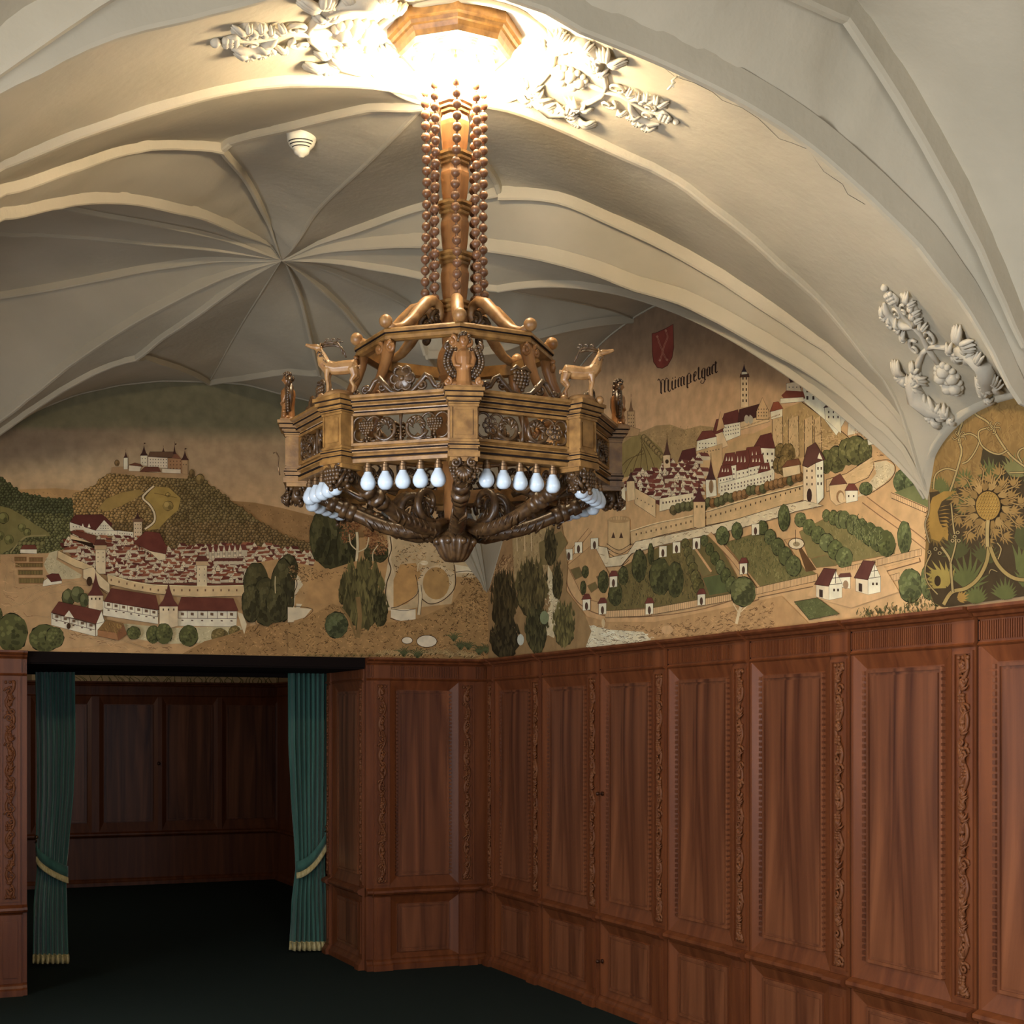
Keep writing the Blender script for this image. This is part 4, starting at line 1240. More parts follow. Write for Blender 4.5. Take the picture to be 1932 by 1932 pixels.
    def bush(s, x, y, rx, ry, c, n=16, out=(36,36,20)):
        """bigger tree: lobed outline with leaf strokes"""
        s.ell(x, y, rx+2, ry+2, out, 0, 26, .10); s.ell(x, y, rx, ry, c, 1, 26, .10)
        for i in range(int(n*2.2)):
            a = s.r.uniform(0,2*PI); q = s.r.random()**.6*.86; cx_, cy_ = x+rx*q*math.cos(a), y+ry*q*math.sin(a)
            f = 1.22 if (cx_-x)/rx+(cy_-y)/ry < -.1 else .78
            s.ell(cx_, cy_, rx*.14, ry*.12, tuple(min(255,v*f) for v in s.jit(c,6)), 2+(i%3), 7, .4)
        s.up(5)
    def inpoly(s, x, y, P):
        c = False; j = len(P)-1
        for i in range(len(P)):
            if (P[i][1] > y) != (P[j][1] > y) and x < (P[j][0]-P[i][0])*(y-P[i][1])/(P[j][1]-P[i][1])+P[i][0]: c = not c
            j = i
        return c
    def forest(s, P, step, r0, r1, cf, excl=()):
        y0 = min(p[1] for p in P); y1 = max(p[1] for p in P); x0 = min(p[0] for p in P); x1 = max(p[0] for p in P)
        y = y0; row = 0
        while y < y1:
            x = x0+(row%2)*step*.5; k = 0
            while x < x1:
                xx = x+s.r.uniform(-.25,.25)*step; yy = y+s.r.uniform(-.2,.2)*step
                if s.inpoly(xx, yy, P) and not any(s.inpoly(xx,yy,e) for e in excl):
                                        rr = s.r.uniform(r0,r1); s.tree(xx, yy, rr, rr*1.05, s.jit(cf(xx,yy), 9))
                x += step; k += 1
            y += step*.72; row += 1; s.up(4)
        s.up(4)
    def strokes(s, P, n, L, w, cols_, ang=(0,PI), arcs=True):
        y0 = min(p[1] for p in P); y1 = max(p[1] for p in P); x0 = min(p[0] for p in P); x1 = max(p[0] for p in P)
        for i in range(n):
            x = s.r.uniform(x0,x1); y = s.r.uniform(y0,y1)
            if not s.inpoly(x,y,P): continue
            a = s.r.uniform(*ang); l = L*s.r.uniform(.5,1.2)
            dx, dy = math.cos(a)*l, math.sin(a)*l; b = s.r.uniform(-.4,.4)*l if arcs else 0
            s.line([(x,y),(x+dx*.5-dy*b/l,y+dy*.5+dx*b/l),(x+dx,y+dy)], w*s.r.uniform(.6,1.3), s.r.choice(cols_), i%7)
        s.up(8)
    def windows(s, x0, y0, x1, y1, nx, ny, slope=0, c=(60,42,34), ww=4, hh=6):
        for i in range(nx):
            for j in range(ny):
                x = x0+(x1-x0)*(i+.5)/nx; y = y0+(y1-y0)*(j+.5)/ny+slope*(x-x0)
                s.poly([(x-ww/2,y-hh/2),(x+ww/2,y-hh/2),(x+ww/2,y+hh/2),(x-ww/2,y+hh/2)], c)
    def outl(s, pts, w=1.6, c=(62,42,28)):
        s.line(list(pts)+[pts[0]], w, c)
    def bld(s, wall, roof=None, wc=(214,200,168), rc=(98,54,38), win=None):
        s.poly(wall, wc); s.up(); s.outl(wall); s.up()
        if roof: s.poly(roof, rc); s.up(); s.outl(roof, 1.6, (50,30,22)); s.up()
        if win: s.windows(*win); s.up()
    def house(s, x, y, w, h, rc, d=1, wc=(212,196,160)):
        """small town house: gable front at x and a roof running off to the side"""
        g = w*.30; rh = h*.80; L = w*1.05*d
        s.poly([(x-g,y),(x+g,y),(x+g,y-h),(x,y-h-rh),(x-g,y-h)], (60,40,28), 0)
        s.poly([(x-g+1.3,y-1),(x+g-1.3,y-1),(x+g-1.3,y-h),(x,y-h-rh+2),(x-g+1.3,y-h)], wc, 1)
        e = g*d
        s.poly([(x,y-h-rh-2),(x+L,y-h-rh-2+abs(L)*.06),(x+L+e,y-h+abs(L)*.06),(x+e,y-h)], rc, 2)
        s.line([(x,y-h-rh-2),(x+e,y-h)], 1.5, (230,215,180), 3)
        s.poly([(x+e,y-h),(x+L+e,y-h+3),(x+L+e,y),(x+e,y)], tuple(v*.9 for v in wc), 2)
        if w > 16:
            for q in (-.4,.4): s.poly([(x+q*g-1.5,y-h*.75),(x+q*g+1.5,y-h*.75),(x+q*g+1.5,y-h*.35),(x+q*g-1.5,y-h*.35)], (70,50,40), 3)
            s.line([(x-g,y-h),(x+g,y-h)], 1.2, (80,56,40), 3)
    def town(s, P, step, w, h, pal):
        y0 = min(p[1] for p in P); y1 = max(p[1] for p in P); x0 = min(p[0] for p in P); x1 = max(p[0] for p in P)
        y = y0; row = 0
        while y < y1:
            x = x0+(row%2)*step*.45; k = 0
            while x < x1:
                xx = x+s.r.uniform(-.3,.3)*step; yy = y+s.r.uniform(-.2,.2)*step*.5
                if s.inpoly(xx,yy,P):
                    if s.r.random() < .45:
                        q = s.r.uniform(.8,1.3)*w; hh_ = h*s.r.uniform(.9,1.3); sk = s.r.uniform(-.4,.4)*q; rc_ = s.jit(s.r.choice(pal),10)
                        s.poly([(xx-q*.6,yy),(xx-q*.4+sk,yy-hh_),(xx+q*.5+sk,yy-hh_*.9),(xx+q*.6,yy+2)], (58,34,26)); s.poly([(xx-q*.6+1.5,yy-1),(xx-q*.4+sk+1.5,yy-hh_+1.5),(xx+q*.5+sk-1.5,yy-hh_*.9+1.5),(xx+q*.6-1.5,yy)], rc_)
                    s.house(xx, yy, w*s.r.uniform(.8,1.2), h*s.r.uniform(.8,1.2), s.jit(s.r.choice(pal),8), s.r.choice((-1,1,1))); s.L -= (k%2)*4
                x += step; k += 1
            y += step*.5; row += 1; s.up(8)
    def cone(s, x, y, w, h, c=(70,44,38)):
        s.poly([(x-w,y),(x-w*.5,y-h*.28),(x-w*.15,y-h*.7),(x,y-h),(x+w*.15,y-h*.7),(x+w*.5,y-h*.28),(x+w,y)], c); s.up()
        s.line([(x,y-h),(x,y-h-h*.22)], 1.6, (50,34,28)); s.up()
    def build(s, name, label, cat, T=None):
        me = bpy.data.meshes.new(name)
        org = sum(s.v, Vector((0,0,0)))/len(s.v)
        me.from_pydata([tuple(v-org) for v in s.v], [], s.f)
        ca = me.color_attributes.new('paint', 'FLOAT_COLOR', 'POINT')
        ca.data.foreach_set('color', [x for c in s.c for x in (*c, 1.0)])
        me.materials.append(M['paint']); me.update()
        o = bpy.data.objects.new(name, me); col.objects.link(o)
        if T is None: o.location = org; tag(o, label, cat); ORG[o.name] = org
        else: o.parent = T; o.location = org-ORG[T.name]
        return o
m = mat('paint', (1,1,1), .85, bump=.0006, bscale=40, spec=.15); M['paint'] = m
nt = m.node_tree; at2 = nt.nodes.new('ShaderNodeAttribute'); at2.attribute_name = 'paint'
nz = nt.nodes.new('ShaderNodeTexNoise'); nz.inputs['Scale'].default_value = 14; nz.inputs['Detail'].default_value = 8
tc = nt.nodes.new('ShaderNodeTexCoord'); cr = nt.nodes.new('ShaderNodeValToRGB')
cr.color_ramp.elements[0].color = (.80,.79,.78,1); cr.color_ramp.elements[1].color = (1.08,1.07,1.05,1); cr.color_ramp.elements[0].position = .3; cr.color_ramp.elements[1].position = .7
mx = nt.nodes.new('ShaderNodeMix'); mx.data_type = 'RGBA'; mx.blend_type = 'MULTIPLY'; mx.inputs['Factor'].default_value = 1
nt.links.new(tc.outputs['Object'], nz.inputs['Vector']); nt.links.new(nz.outputs['Fac'], cr.inputs['Fac'])
nt.links.new(at2.outputs['Color'], mx.inputs['A']); nt.links.new(cr.outputs['Color'], mx.inputs['B'])
nt.links.new(mx.outputs['Result'], nt.nodes['Principled BSDF'].inputs['Base Color'])

def mixc(a, b, f): f = max(0, min(1, f)); return tuple(x+(y-x)*f for x, y in zip(a, b))
def ss_(a, b, x): f = max(0, min(1, (x-a)/(b-a))); return f*f*(3-2*f)
OUT = (66,44,26); WHT = (222,210,182); ROOF = (112,60,42); OCH = (184,146,94)
# ======================= back wall: hilltop castle and town
B = Mural('b', 11)
def sky(x, y):
    c = mixc((108,104,78), (168,142,106), ss_(795, 838, y+6*math.sin(x*.01)))  # dark top band: greenish sky with the vault's shadow painted in
    cl = mixc((128,112,92), (206,184,142), ss_(850, 925, y+x*.12))
    c = mixc(cl if y > 815 else mixc((108,104,78), cl, ss_(795,838,y)), c, ss_(60, 420, x))
    return mixc(c, (186,152,106), ss_(860, 960, y))
B.grid(-40, 990, 700, 1000, 44, 26, sky)
B.poly([(-40,1000),(990,1000),(990,1260),(-40,1260)], OCH); B.up()
B.tr(3.1161, 0, 780)
B.poly([(100,448),(220,444),(330,440),(480,455),(620,480),(620,620),(0,620)], (186,146,88)); B.up()
B.strokes([(100,455),(600,480),(600,560),(100,560)], 120, 10, 2, [(150,110,60),(120,92,50)])
B.poly([(1340,512),(1500,525),(1650,555),(1850,605),(2300,680),(2300,900),(1340,900)], (150,114,66)); B.up()
B.strokes([(1380,520),(1850,610),(2200,700),(2200,880),(1500,880)], 420, 10, 2.4, [(110,82,44),(176,138,84),(92,70,38)])
Lf = [(0,370),(60,420),(130,470),(300,500),(440,510),(500,600),(440,690),(420,780),(300,860),(150,880),(0,880)]
B.poly([(-120,330)]+Lf+[(-120,880)], (78,78,46)); B.up()
Lm = [(0,545),(60,560),(130,600),(200,650),(270,690),(300,722),(160,730),(110,760),(60,800),(0,830)]
B.forest(Lf, 21, 9, 12, lambda x,y: (74,78,46) if y < 560+x*.1 else (96,96,54), [Lm])
B.poly(Lm, (126,118,64)); B.up()
B.crv([(60,820),(110,760),(160,725),(270,718)], 8, (150,136,84)); B.up()
for x, y, q in ((20,615,30),(128,672,22),(0,720,24),(52,742,26),(160,700,20)): B.tree(x,y,q,q*1.1,(110,108,56)); B.up(4)
for i in range(11): B.tree(120+(i%6)*26, 770+(i//6)*24, 16, 20, (106,102,56)); B.up(4)
Hm = [(430,478),(500,450),(560,420),(600,375),(680,350),(800,372),(940,372),(1100,365),(1200,400),(1330,492),(1450,590),(1600,680),(1720,740),(1900,790),(1900,860),(900,860),(800,760),(640,700),(430,640)]
M1 = [(580,560),(620,505),(720,465),(820,448),(845,470),(780,510),(700,550),(620,578)]
M2 = [(850,500),(900,430),(990,438),(1060,500),(1045,570),(985,620),(930,680),(850,690),(900,640),(910,600),(880,540)]
B.poly(Hm, (112,90,48)); B.up()
B.forest(Hm, 21, 9, 13, lambda x,y: mixc((150,118,62),(104,88,48), ss_(600,1200,x)) if y < 640 else (112,90,50), [M1,M2])
B.poly(M1, (158,130,62)); B.poly(M2, (162,134,58)); B.up()
B.crv([(903,428),(855,470),(838,500),(878,540),(905,590),(902,640),(850,682)], 17, OUT); B.up()
B.crv([(903,428),(855,470),(838,500),(878,540),(905,590),(902,640),(850,682)], 11, (214,198,158)); B.up()
B.tree(985,545,30,28,(146,122,58)); B.tree(985,480,14,12,(146,122,58)); B.up(4)
B.line([(905,470),(1040,498)], 2, OUT); B.up()
# castle
B.poly([(655,318),(735,315),(820,345),(930,350),(1060,352),(1105,362),(1100,385),(940,378),(650,352)], (170,136,92)); B.up()
B.bld([(870,255),(985,262),(985,322),(870,318)], [(870,255),(880,226),(1030,226),(1040,262)], (218,204,176), (104,76,54), (876,262,984,318,7,3))
B.bld([(985,262),(1070,270),(1070,352),(985,325)], None, (160,118,78), win=(990,272,1068,335,4,3))
B.poly([(1010,262),(1030,228),(1065,270)], (124,80,56)); B.up()
B.bld([(825,248),(865,248),(865,308),(825,308)], None, (222,208,178), win=(828,255,862,300,2,2)); B.cone(846,248,24,62)
B.bld([(1068,275),(1103,275),(1103,362),(1068,355)], None, (176,142,98), win=(1070,285,1100,320,2,1)); B.cone(1085,276,24,58)
B.bld([(725,262),(750,262),(750,330),(725,330)], None, (222,210,184)); B.cone(738,262,13,40); B.cone(1024,240,10,60)
for x, y in ((846,172),(1026,178),(1085,205)): B.poly([(x,y),(x+14,y+3),(x,y+10)], (60,34,28))
B.up(); B.bld([(755,305),(830,310),(820,342),(755,340)], [(755,305),(790,292),(825,300),(840,315)], (216,202,172), (110,66,46))
B.bld([(850,320),(935,325),(930,350),(850,346)], [(820,345),(850,316),(930,316),(945,345)], (200,180,140), (108,64,46))
B.bld([(950,325),(1060,330),(1060,355),(950,350)], None, (214,200,172)); B.cone(960,225,8,28)
B.tree(688,292,14,18,(118,92,52)); B.up(4); B.tree(1126,355,16,26,(110,88,48)); B.up(4); B.tree(1173,388,25,30,(122,100,52)); B.up(4)
# plain around the town
B.poly([(0,830),(280,822),(420,790),(640,850),(1430,900),(1500,900),(1500,1280),(0,1420)], (182,146,96)); B.up()
B.poly([(290,820),(340,805),(330,860),(480,950),(470,968),(420,975),(340,975),(280,940),(255,890)], (186,174,132)); B.up()
B.strokes([(270,840),(330,860),(460,955),(340,970),(260,900)], 120, 12, 1.6, [(130,116,78),(214,204,166)])
for c_, (x0, y0, x1, y1) in (((120,88,50),(85,845,155,870)),((120,88,50),(170,848,252,872)),((104,84,44),(90,880,252,905)),((96,84,44),(105,922,250,950)),((110,94,50),(110,968,258,1000))):
    B.poly([(x0,y0),(x1,y0),(x1,y1),(x0,y1)], c_); B.up(); B.outl([(x0,y0),(x1,y0),(x1,y1),(x0,y1)], 3, (140,92,50)); B.up()
    for i in range(int((x1-x0)/9)): B.line([(x0+5+i*9,y0+4),(x0+5+i*9,y1-3)], 2.5, (150,124,62), i%2)
    B.up(2)
for w_, c_ in ((5,(120,84,50)),(2.5,(206,174,118))):
    B.crv([(0,835),(60,842),(78,900),(84,990),(100,1030),(240,1010),(480,985)], w_, c_); B.up()
    B.crv([(0,860),(40,900),(30,1000),(50,1090),(120,1120),(200,1060),(360,1010),(520,1010)], w_, c_); B.crv([(60,1140),(180,1110),(280,1060),(400,1050)], w_, c_); B.up()
    B.crv([(50,1200),(140,1190),(260,1195),(300,1200)], w_, c_); B.crv([(400,1270),(420,1300),(560,1330),(700,1330),(900,1400)], w_, c_); B.up()
B.strokes([(380,1250),(560,1320),(1000,1380),(1000,1410),(380,1410)], 60, 50, 2.4, [(120,84,50),(206,170,116)], (-.2,.4))
B.strokes([(0,850),(80,850),(80,1150),(300,1190),(0,1200)], 50, 50, 2.2, [(134,96,58),(206,172,118)], (-.3,.5))
B.bld([(118,800),(215,800),(215,826),(118,822)], [(118,800),(135,774),(205,774),(218,798)], WHT, ROOF)
B.bld([(255,985),(300,955),(362,985),(362,1000),(250,1018)], [(270,955),(305,942),(345,944),(364,984),(300,992)], WHT, (96,48,38))
# upper town, church and town field
B.bld([(408,640),(560,690),(690,690),(690,720),(560,722),(410,692)], [(410,640),(440,598),(600,595),(660,650),(640,690),(560,690)], WHT, (92,46,38), (420,650,680,715,14,2,.06))
B.poly([(560,690),(610,628),(670,690)], WHT); B.up(); B.outl([(560,690),(610,628),(670,690)]); B.windows(585,655,640,685,4,2); B.up()
for x in (485,522): B.poly([(x-9,672),(x,648),(x+9,672)], WHT); 
B.up()
tp = [(360,790),(420,712),(560,748),(640,735),(780,752),(980,800),(1200,790),(1400,800),(1560,790),(1830,840),(1850,900),(1780,925),(1440,940),(1440,1010),(1180,1015),(900,1008),(640,960),(480,900)]
B.poly([(350,770)]+tp, (108,60,44)); B.up()
B.bld([(690,690),(780,700),(780,748),(690,722)], None, WHT, win=(695,695,778,740,6,2,.1))
B.bld([(782,640),(832,640),(832,740),(782,740)], None, (206,184,144), win=(785,645,830,735,3,4)); B.poly([(776,640),(776,622),(838,622),(838,640)], (120,88,62)); B.up(); B.cone(806,622,20,40)
B.town(tp, 44, 40, 17, [(116,58,42),(136,76,50),(98,50,40),(148,86,54)])
B.bld([(410,712),(540,765),(560,800),(410,740)], [(408,700),(430,690),(560,720),(560,775)], (206,182,134), (112,60,42))
B.bld([(780,762),(880,820),(930,868),(970,860),(970,790)], [(780,765),(850,695),(935,705),(978,790),(972,830),(880,812)], (214,196,154), (106,52,40))
for i in range(6): B.line([(800+i*16,782+i*8),(800+i*16,800+i*9)], 4, OUT)
B.up()
for i in range(7): B.house(1215+i*32, 855-i*2, 30, 38, (112,58,44), 1); B.up(5)
for i in range(6): B.house(1290+i*28, 890, 30, 20, (96,50,40), -1); B.up(5)
def tower(x0, x1, y0, y1, cap):
    B.bld([(x0,y0),(x1,y0),(x1,y1),(x0,y1)], None, (212,194,152), win=(x0,y0+8,x1,y0+(y1-y0)*.6,2,3)); 
    B.bld([(x0-6,y0-cap*.4),(x1+6,y0-cap*.4),(x1+6,y0+4),(x0-6,y0+4)], [(x0-8,y0-cap*.4),(x0+6,y0-cap),(x1-6,y0-cap),(x1+8,y0-cap*.4)], (190,160,116), (98,52,40))
    B.line([((x0+x1)/2,y0-cap),((x0+x1)/2,y0-cap-18)], 2, OUT); B.up()
tower(558,618,800,945,56); tower(1152,1212,892,1080,52)
# town walls
wl = [(338,800),(345,836),(400,862),(480,898),(550,930),(550,905),(480,876),(400,832)]
B.bld([(340,808),(420,850),(550,905),(550,935),(440,905),(335,850)], None, (206,180,128))
B.bld([(630,945),(760,985),(900,1008),(1150,1015),(1150,1065),(1430,1020),(1430,1070),(1100,1085),(900,1060),(640,1010)], None, (204,176,124))
B.bld([(625,948),(760,990),(900,1012),(1150,1018),(1430,1015),(1430,1075),(1150,1082),(920,1062),(780,1040),(630,1005)], None, (204,176,124))
for i in range(17): x = 650+i*46; B.poly([(x-4,975+min(60,i*11)),(x+4,975+min(60,i*11)),(x+4,988+min(60,i*11)),(x-4,988+min(60,i*11))], (120,84,56))
B.up(); B.crv([(628,946),(760,988),(900,1010),(1150,1017),(1430,1014)], 4, (226,204,156)); B.up()
B.bld([(485,920),(545,905),(570,940),(640,1005),(640,1060),(560,1010),(485,970)], None, (212,190,144)); B.ell(522,990,17,28,OUT); B.up()
B.crv([(560,985),(620,1060),(780,1110),(930,1180)], 3, OUT)
# tower houses in front
B.poly([(560,1200),(720,1235),(1000,1262),(1410,1250),(1440,1300),(1200,1350),(1000,1355),(820,1330),(700,1290)], (188,176,132)); B.up()
B.strokes([(700,1240),(1420,1262),(1200,1345),(820,1325)], 260, 14, 1.6, [(140,128,84),(214,206,168)])
def longh(wall, roof, n, x0, x1, yt0, yt1, yb0, yb1):
    B.bld(wall, roof, WHT, (104,54,40))
    for f0, w in ((0,3),(.5,3)): B.line([(x0,yt0+(yb0-yt0)*f0),(x1,yt1+(yb1-yt1)*f0)], w, (84,52,38))
    B.up()
    for i in range(n+1):
        x = x0+(x1-x0)*i/n; ya = yt0+(yt1-yt0)*i/n; yb = yb0+(yb1-yb0)*i/n
        B.line([(x,ya),(x,(ya+yb)/2)], 2.5, (84,52,38), 1)
        if i < n:
            xm = x+(x1-x0)/n*.5; B.poly([(xm-9,ya+9),(xm+9,ya+11),(xm+9,ya+27),(xm-9,ya+25)], (110,84,60), 2)
            B.poly([(xm-6,(ya+yb)/2+9),(xm+6,(ya+yb)/2+10),(xm+6,(ya+yb)/2+17),(xm-6,(ya+yb)/2+16)], (96,70,52), 2)
    B.up(3)
longh([(602,1105),(925,1158),(925,1240),(602,1190)], [(608,1108),(650,1030),(912,1072),(932,1158)], 7, 612, 922, 1108, 1160, 1182, 1236)
longh([(1035,1160),(1392,1160),(1388,1255),(1035,1250)], [(1035,1158),(1062,1080),(1366,1090),(1396,1162)], 6, 1042, 1388, 1162, 1164, 1246, 1252)
for x0, x1, yt, yb, h in ((516,602,1072,1168,140),(932,1040,1135,1265,145)):
    B.bld([(x0,yt),(x1,yt),(x1,yb-14),((x0+x1)/2,yb),(x0,yb-14)], None, (216,198,158)); B.poly([((x0+x1)/2,yt),(x1,yt),(x1,yb-14),((x0+x1)/2,yb)], (204,184,144)); B.up()
    B.windows(x0+8,yt+6,x1-8,yt+34,3,1,0,OUT,8,12); B.up(); B.cone((x0+x1)/2,yt+2,(x1-x0)*.56,h,(98,52,42))
B.tree(400,1085,36,52,(88,90,52)); B.up(4); B.tree(455,1065,40,48,(92,94,54)); B.up(4); B.tree(490,1100,26,42,(84,86,50)); B.up(4)
longh([(300,1172),(560,1240),(560,1312),(300,1245)], [(298,1172),(342,1108),(592,1162),(565,1240)], 5, 306, 556, 1178, 1242, 1236, 1306)
B.poly([(560,1240),(592,1164),(612,1225),(608,1290),(560,1312)], WHT); B.up(); B.outl([(560,1240),(592,1164),(612,1225),(608,1290),(560,1312)], 3); B.line([(560,1240),(612,1225)], 2.5, OUT); B.up()
B.poly([(375,1195),(402,1160),(432,1205)], WHT); B.up(); B.ell(400,1252,12,18,OUT); B.up()
B.bld([(570,1275),(690,1290),(690,1335),(570,1310)], [(570,1275),(620,1215),(720,1238),(740,1300),(692,1335),(680,1290)], (160,112,66), (132,98,50))
B.poly([(685,1290),(722,1240),(742,1298),(692,1338)], (126,82,48)); B.up(); B.strokes([(590,1265),(630,1222),(720,1240),(690,1285)], 60, 30, 2, [(170,134,60),(100,74,40)], (.9,1.3))
for x, y, rx, ry in ((-10,1190,24,46),(70,1290,92,112),(262,1322,90,80),(320,1318,54,62),(782,1292,38,38),(900,1300,40,52),(960,1296,48,60),(1108,1308,54,62),(1290,1308,50,44),(1378,1285,34,36)):
    B.bush(x, y, rx, ry, (86,88,46) if x < 1200 else (112,96,50), 14)
B.poly([(1060,1420),(1200,1340),(1350,1300),(1470,1250),(1560,1230),(1700,1150),(2000,1040),(2000,1440),(1060,1440)], (152,116,66)); B.up()
B.poly([(1390,1170),(1420,1180),(1445,1240),(1430,1300),(1412,1250)], (206,190,150)); B.up()
def scrub(P, n): B.strokes(P, n, 16, 3.2, [(98,70,36),(186,146,88),(74,54,28),(170,130,74)], (-1.2,1.2))
scrub([(1080,1415),(1350,1310),(1560,1240),(1932,1080),(1932,1430),(1080,1430)], 1000)
# centre of the wall (second drawing window)
B.poly([(1500,880),(1620,860),(1840,900),(1932,940),(1932,1180),(1500,1240)], (176,138,84)); B.up()
B.poly([(1700,960),(1745,950),(1775,1010),(1730,1070),(1722,1160),(1745,1225),(1700,1230)], (204,190,154)); B.up(); B.crv([(1712,950),(1740,1000),(1720,1070),(1715,1160),(1725,1230)], 4, OUT); B.up()
B.poly([(1735,1120),(1850,1130),(1932,1120),(1932,1200),(1735,1235)], (206,192,158)); B.up()
for x, y, rx, ry in ((1500,1000,72,120),(1560,1110,88,140),(1470,1120,54,110),(1690,920,54,90),(1655,1040,70,180),(1620,1120,60,110)):
    B.bush(x, y, rx, ry, (70,66,38), 40)
B.crv([(1612,960),(1610,1010),(1612,1060)], 5, (196,180,130)); B.up()
B.tr(3.1161, 560, 960)
B.poly([(130,200),(560,150),(1130,120),(1130,880),(-60,880),(-20,640),(60,500),(90,340)], (172,134,80)); B.up()
B.poly([(520,100),(1150,80),(1150,420),(930,400),(900,560),(540,600)], (186,162,118)); B.up()
scrub([(-60,330),(240,380),(240,420),(-60,440)], 200); scrub([(0,470),(240,480),(-60,540)], 60)
for x, y, rx, ry in ((200,190,110,170),(130,170,60,150),(290,230,60,140),(460,260,70,60)): B.bush(x, y, rx, ry, (66,64,36), 40)
for x, y, rx, ry in ((290,110,48,90),(430,150,40,60),(470,210,60,55),(330,60,60,60)):
    B.strokes([(x-rx,y),(x-rx*.6,y-ry),(x+rx*.6,y-ry),(x+rx,y),(x+rx*.6,y+ry),(x-rx*.6,y+ry)], 260, 12, 4, [(142,92,50),(108,66,36),(166,118,66)], (0,3.1))
B.crv([(345,140),(350,220),(342,320)], 20, OUT); B.up(); B.crv([(345,140),(350,220),(342,320)], 15, (206,192,150)); B.crv([(350,250),(310,210),(300,150)], 7, (200,184,140)); B.crv([(355,255),(400,230),(415,170)], 7, (200,184,140)); B.crv([(440,310),(440,260),(470,215)], 6, (200,184,140)); B.up()
B.poly([(90,372),(120,380),(340,310),(440,310),(520,330),(530,560),(300,560),(40,560),(60,470)], (176,136,80)); B.up(); scrub([(-60,340),(120,380),(440,310),(440,360),(120,430),(-60,400)], 240)
B.poly([(-60,580),(80,590),(40,640),(-60,670)], (208,194,160)); B.up(); B.crv([(-60,570),(85,592),(30,650)], 3, OUT); B.up()
# rocks and mounds
B.poly([(530,160),(560,160),(545,300),(575,420),(560,600),(520,600),(505,450),(530,300)], (200,180,140)); B.up(); B.crv([(540,165),(548,240),(530,300),(545,360),(520,440),(515,520),(535,580)], 6, OUT); B.up()
B.poly([(560,420),(600,330),(690,320),(720,380),(695,500),(640,560),(560,580)], (178,136,74)); B.up()
B.poly([(700,430),(740,350),(830,330),(915,380),(910,480),(850,545),(770,560),(720,520)], (196,176,136)); B.up()
B.ell(810,440,78,95,(170,132,72),0,20); B.up()
scrub([(570,230),(680,200),(900,210),(920,380),(900,520),(860,400),(740,350),(700,430),(600,330),(560,420)], 420)
B.crv([(915,330),(925,430),(905,490),(840,545),(770,560),(715,520)], 5, OUT); B.crv([(690,390),(700,500),(600,570),(545,585)], 4, OUT); B.up()
B.ell(740,320,24,13,(212,200,170),0,12); B.crv([(702,370),(705,330),(722,318),(760,322)], 5, (206,192,150)); B.up()
B.poly([(545,595),(690,590),(690,650),(600,665),(545,640)], (214,202,172)); B.up(); B.crv([(545,590),(620,600),(690,590)], 3, OUT); B.crv([(540,645),(620,665),(700,650)], 4, OUT); B.up()
B.crv([(712,450),(718,520),(708,625)], 22, OUT); B.up(); B.crv([(712,450),(718,520),(708,625)], 16, (208,192,152)); B.up()
B.poly([(920,330),(1040,350),(1050,380),(930,380)], (206,192,158)); B.up(); B.crv([(925,375),(1000,368),(1050,385)], 4, OUT); B.up()
B.poly([(-60,700),(200,560),(330,600),(520,670),(700,650),(900,560),(1000,420),(1130,380),(1130,900),(-60,900)], (156,120,68)); B.up()
scrub([(-60,700),(200,560),(330,600),(520,670),(700,650),(900,560),(1000,420),(1130,380),(1130,880),(-60,880)], 2300)
for x, y, rx, ry in ((1010,420,60,30),(980,600,90,40),(1060,520,60,40)): scrub([(x-rx,y-ry),(x+rx,y-ry),(x+rx,y+ry),(x-rx,y+ry)], 90)
def flame(x, y, rx, ry, c, n=60):
    """ragged upright tree painted in pointed strokes"""
    dk_ = tuple(v*.72 for v in c); e_ = []
    for i in range(26):
        a = 2*PI*i/26; e_.append((x+rx*.80*math.sin(a)*(1.1+.2*math.cos(a))*B.r.uniform(.85,1.1), y+ry*.86*math.cos(a)*B.r.uniform(.93,1.05)))
    B.poly(e_, dk_)
    for i in range(n):
        f = i/n; yy = y-ry+2*ry*f*.86; w = rx*math.sin(PI*min(.95,.18+f*.75))
        for k in range(3):
            xx = x+B.r.uniform(-1,1)*w; h = ry*B.r.uniform(.16,.30); q = B.r.uniform(.72,1.3)
            cc = tuple(min(255,v*q) for v in c)
            B.poly([(xx-rx*.09,yy+h*.6),(xx+B.r.uniform(-5,5),yy-h*.6),(xx+rx*.10,yy+h*.6),(xx,yy+h)], cc, k)
        if i % 3 == 2: B.up(3)
    B.up(3)
flame(258,500,22,80,(84,76,40),16)
flame(380,520,130,215,(88,82,44),70); flame(480,600,50,110,(70,66,36),26)
B.crv([(350,520),(362,640),(350,760)], 26, (130,104,58)); B.crv([(250,580),(300,650),(340,760)], 12, (130,104,58)); B.up()
B.bush(225,685,66,76,(78,84,52),36)
for x, y in ((640,775),(755,780)): B.ell(x,y,62 if x > 700 else 34,38 if x > 700 else 22,OUT,0,18); B.up(); B.ell(x,y,58 if x > 700 else 30,34 if x > 700 else 19,(218,206,178),0,18); B.up()
def tuft(x, y, L, n, c, dark=(60,48,24), sp=1.2):
    for i in range(n):
        a = -PI/2+(i-(n-1)/2)*2*sp/(n-1); l = L*B.r.uniform(.8,1.1)
        p = [(x,y),(x+l*.55*math.cos(a),y+l*.6*math.sin(a)),(x+l*math.cos(a)*1.1,y+l*.75*math.sin(a)+l*.12*abs(math.cos(a)))]
        B.crv(p, 9, dark, 0, True, 4); B.crv(p, 5.5, c, 1, True, 4)
    B.up(2)
for i in range(14): tuft(480+i*42+B.r.uniform(-8,8), 868+B.r.uniform(-10,8), 52, 9, (196,164,104))
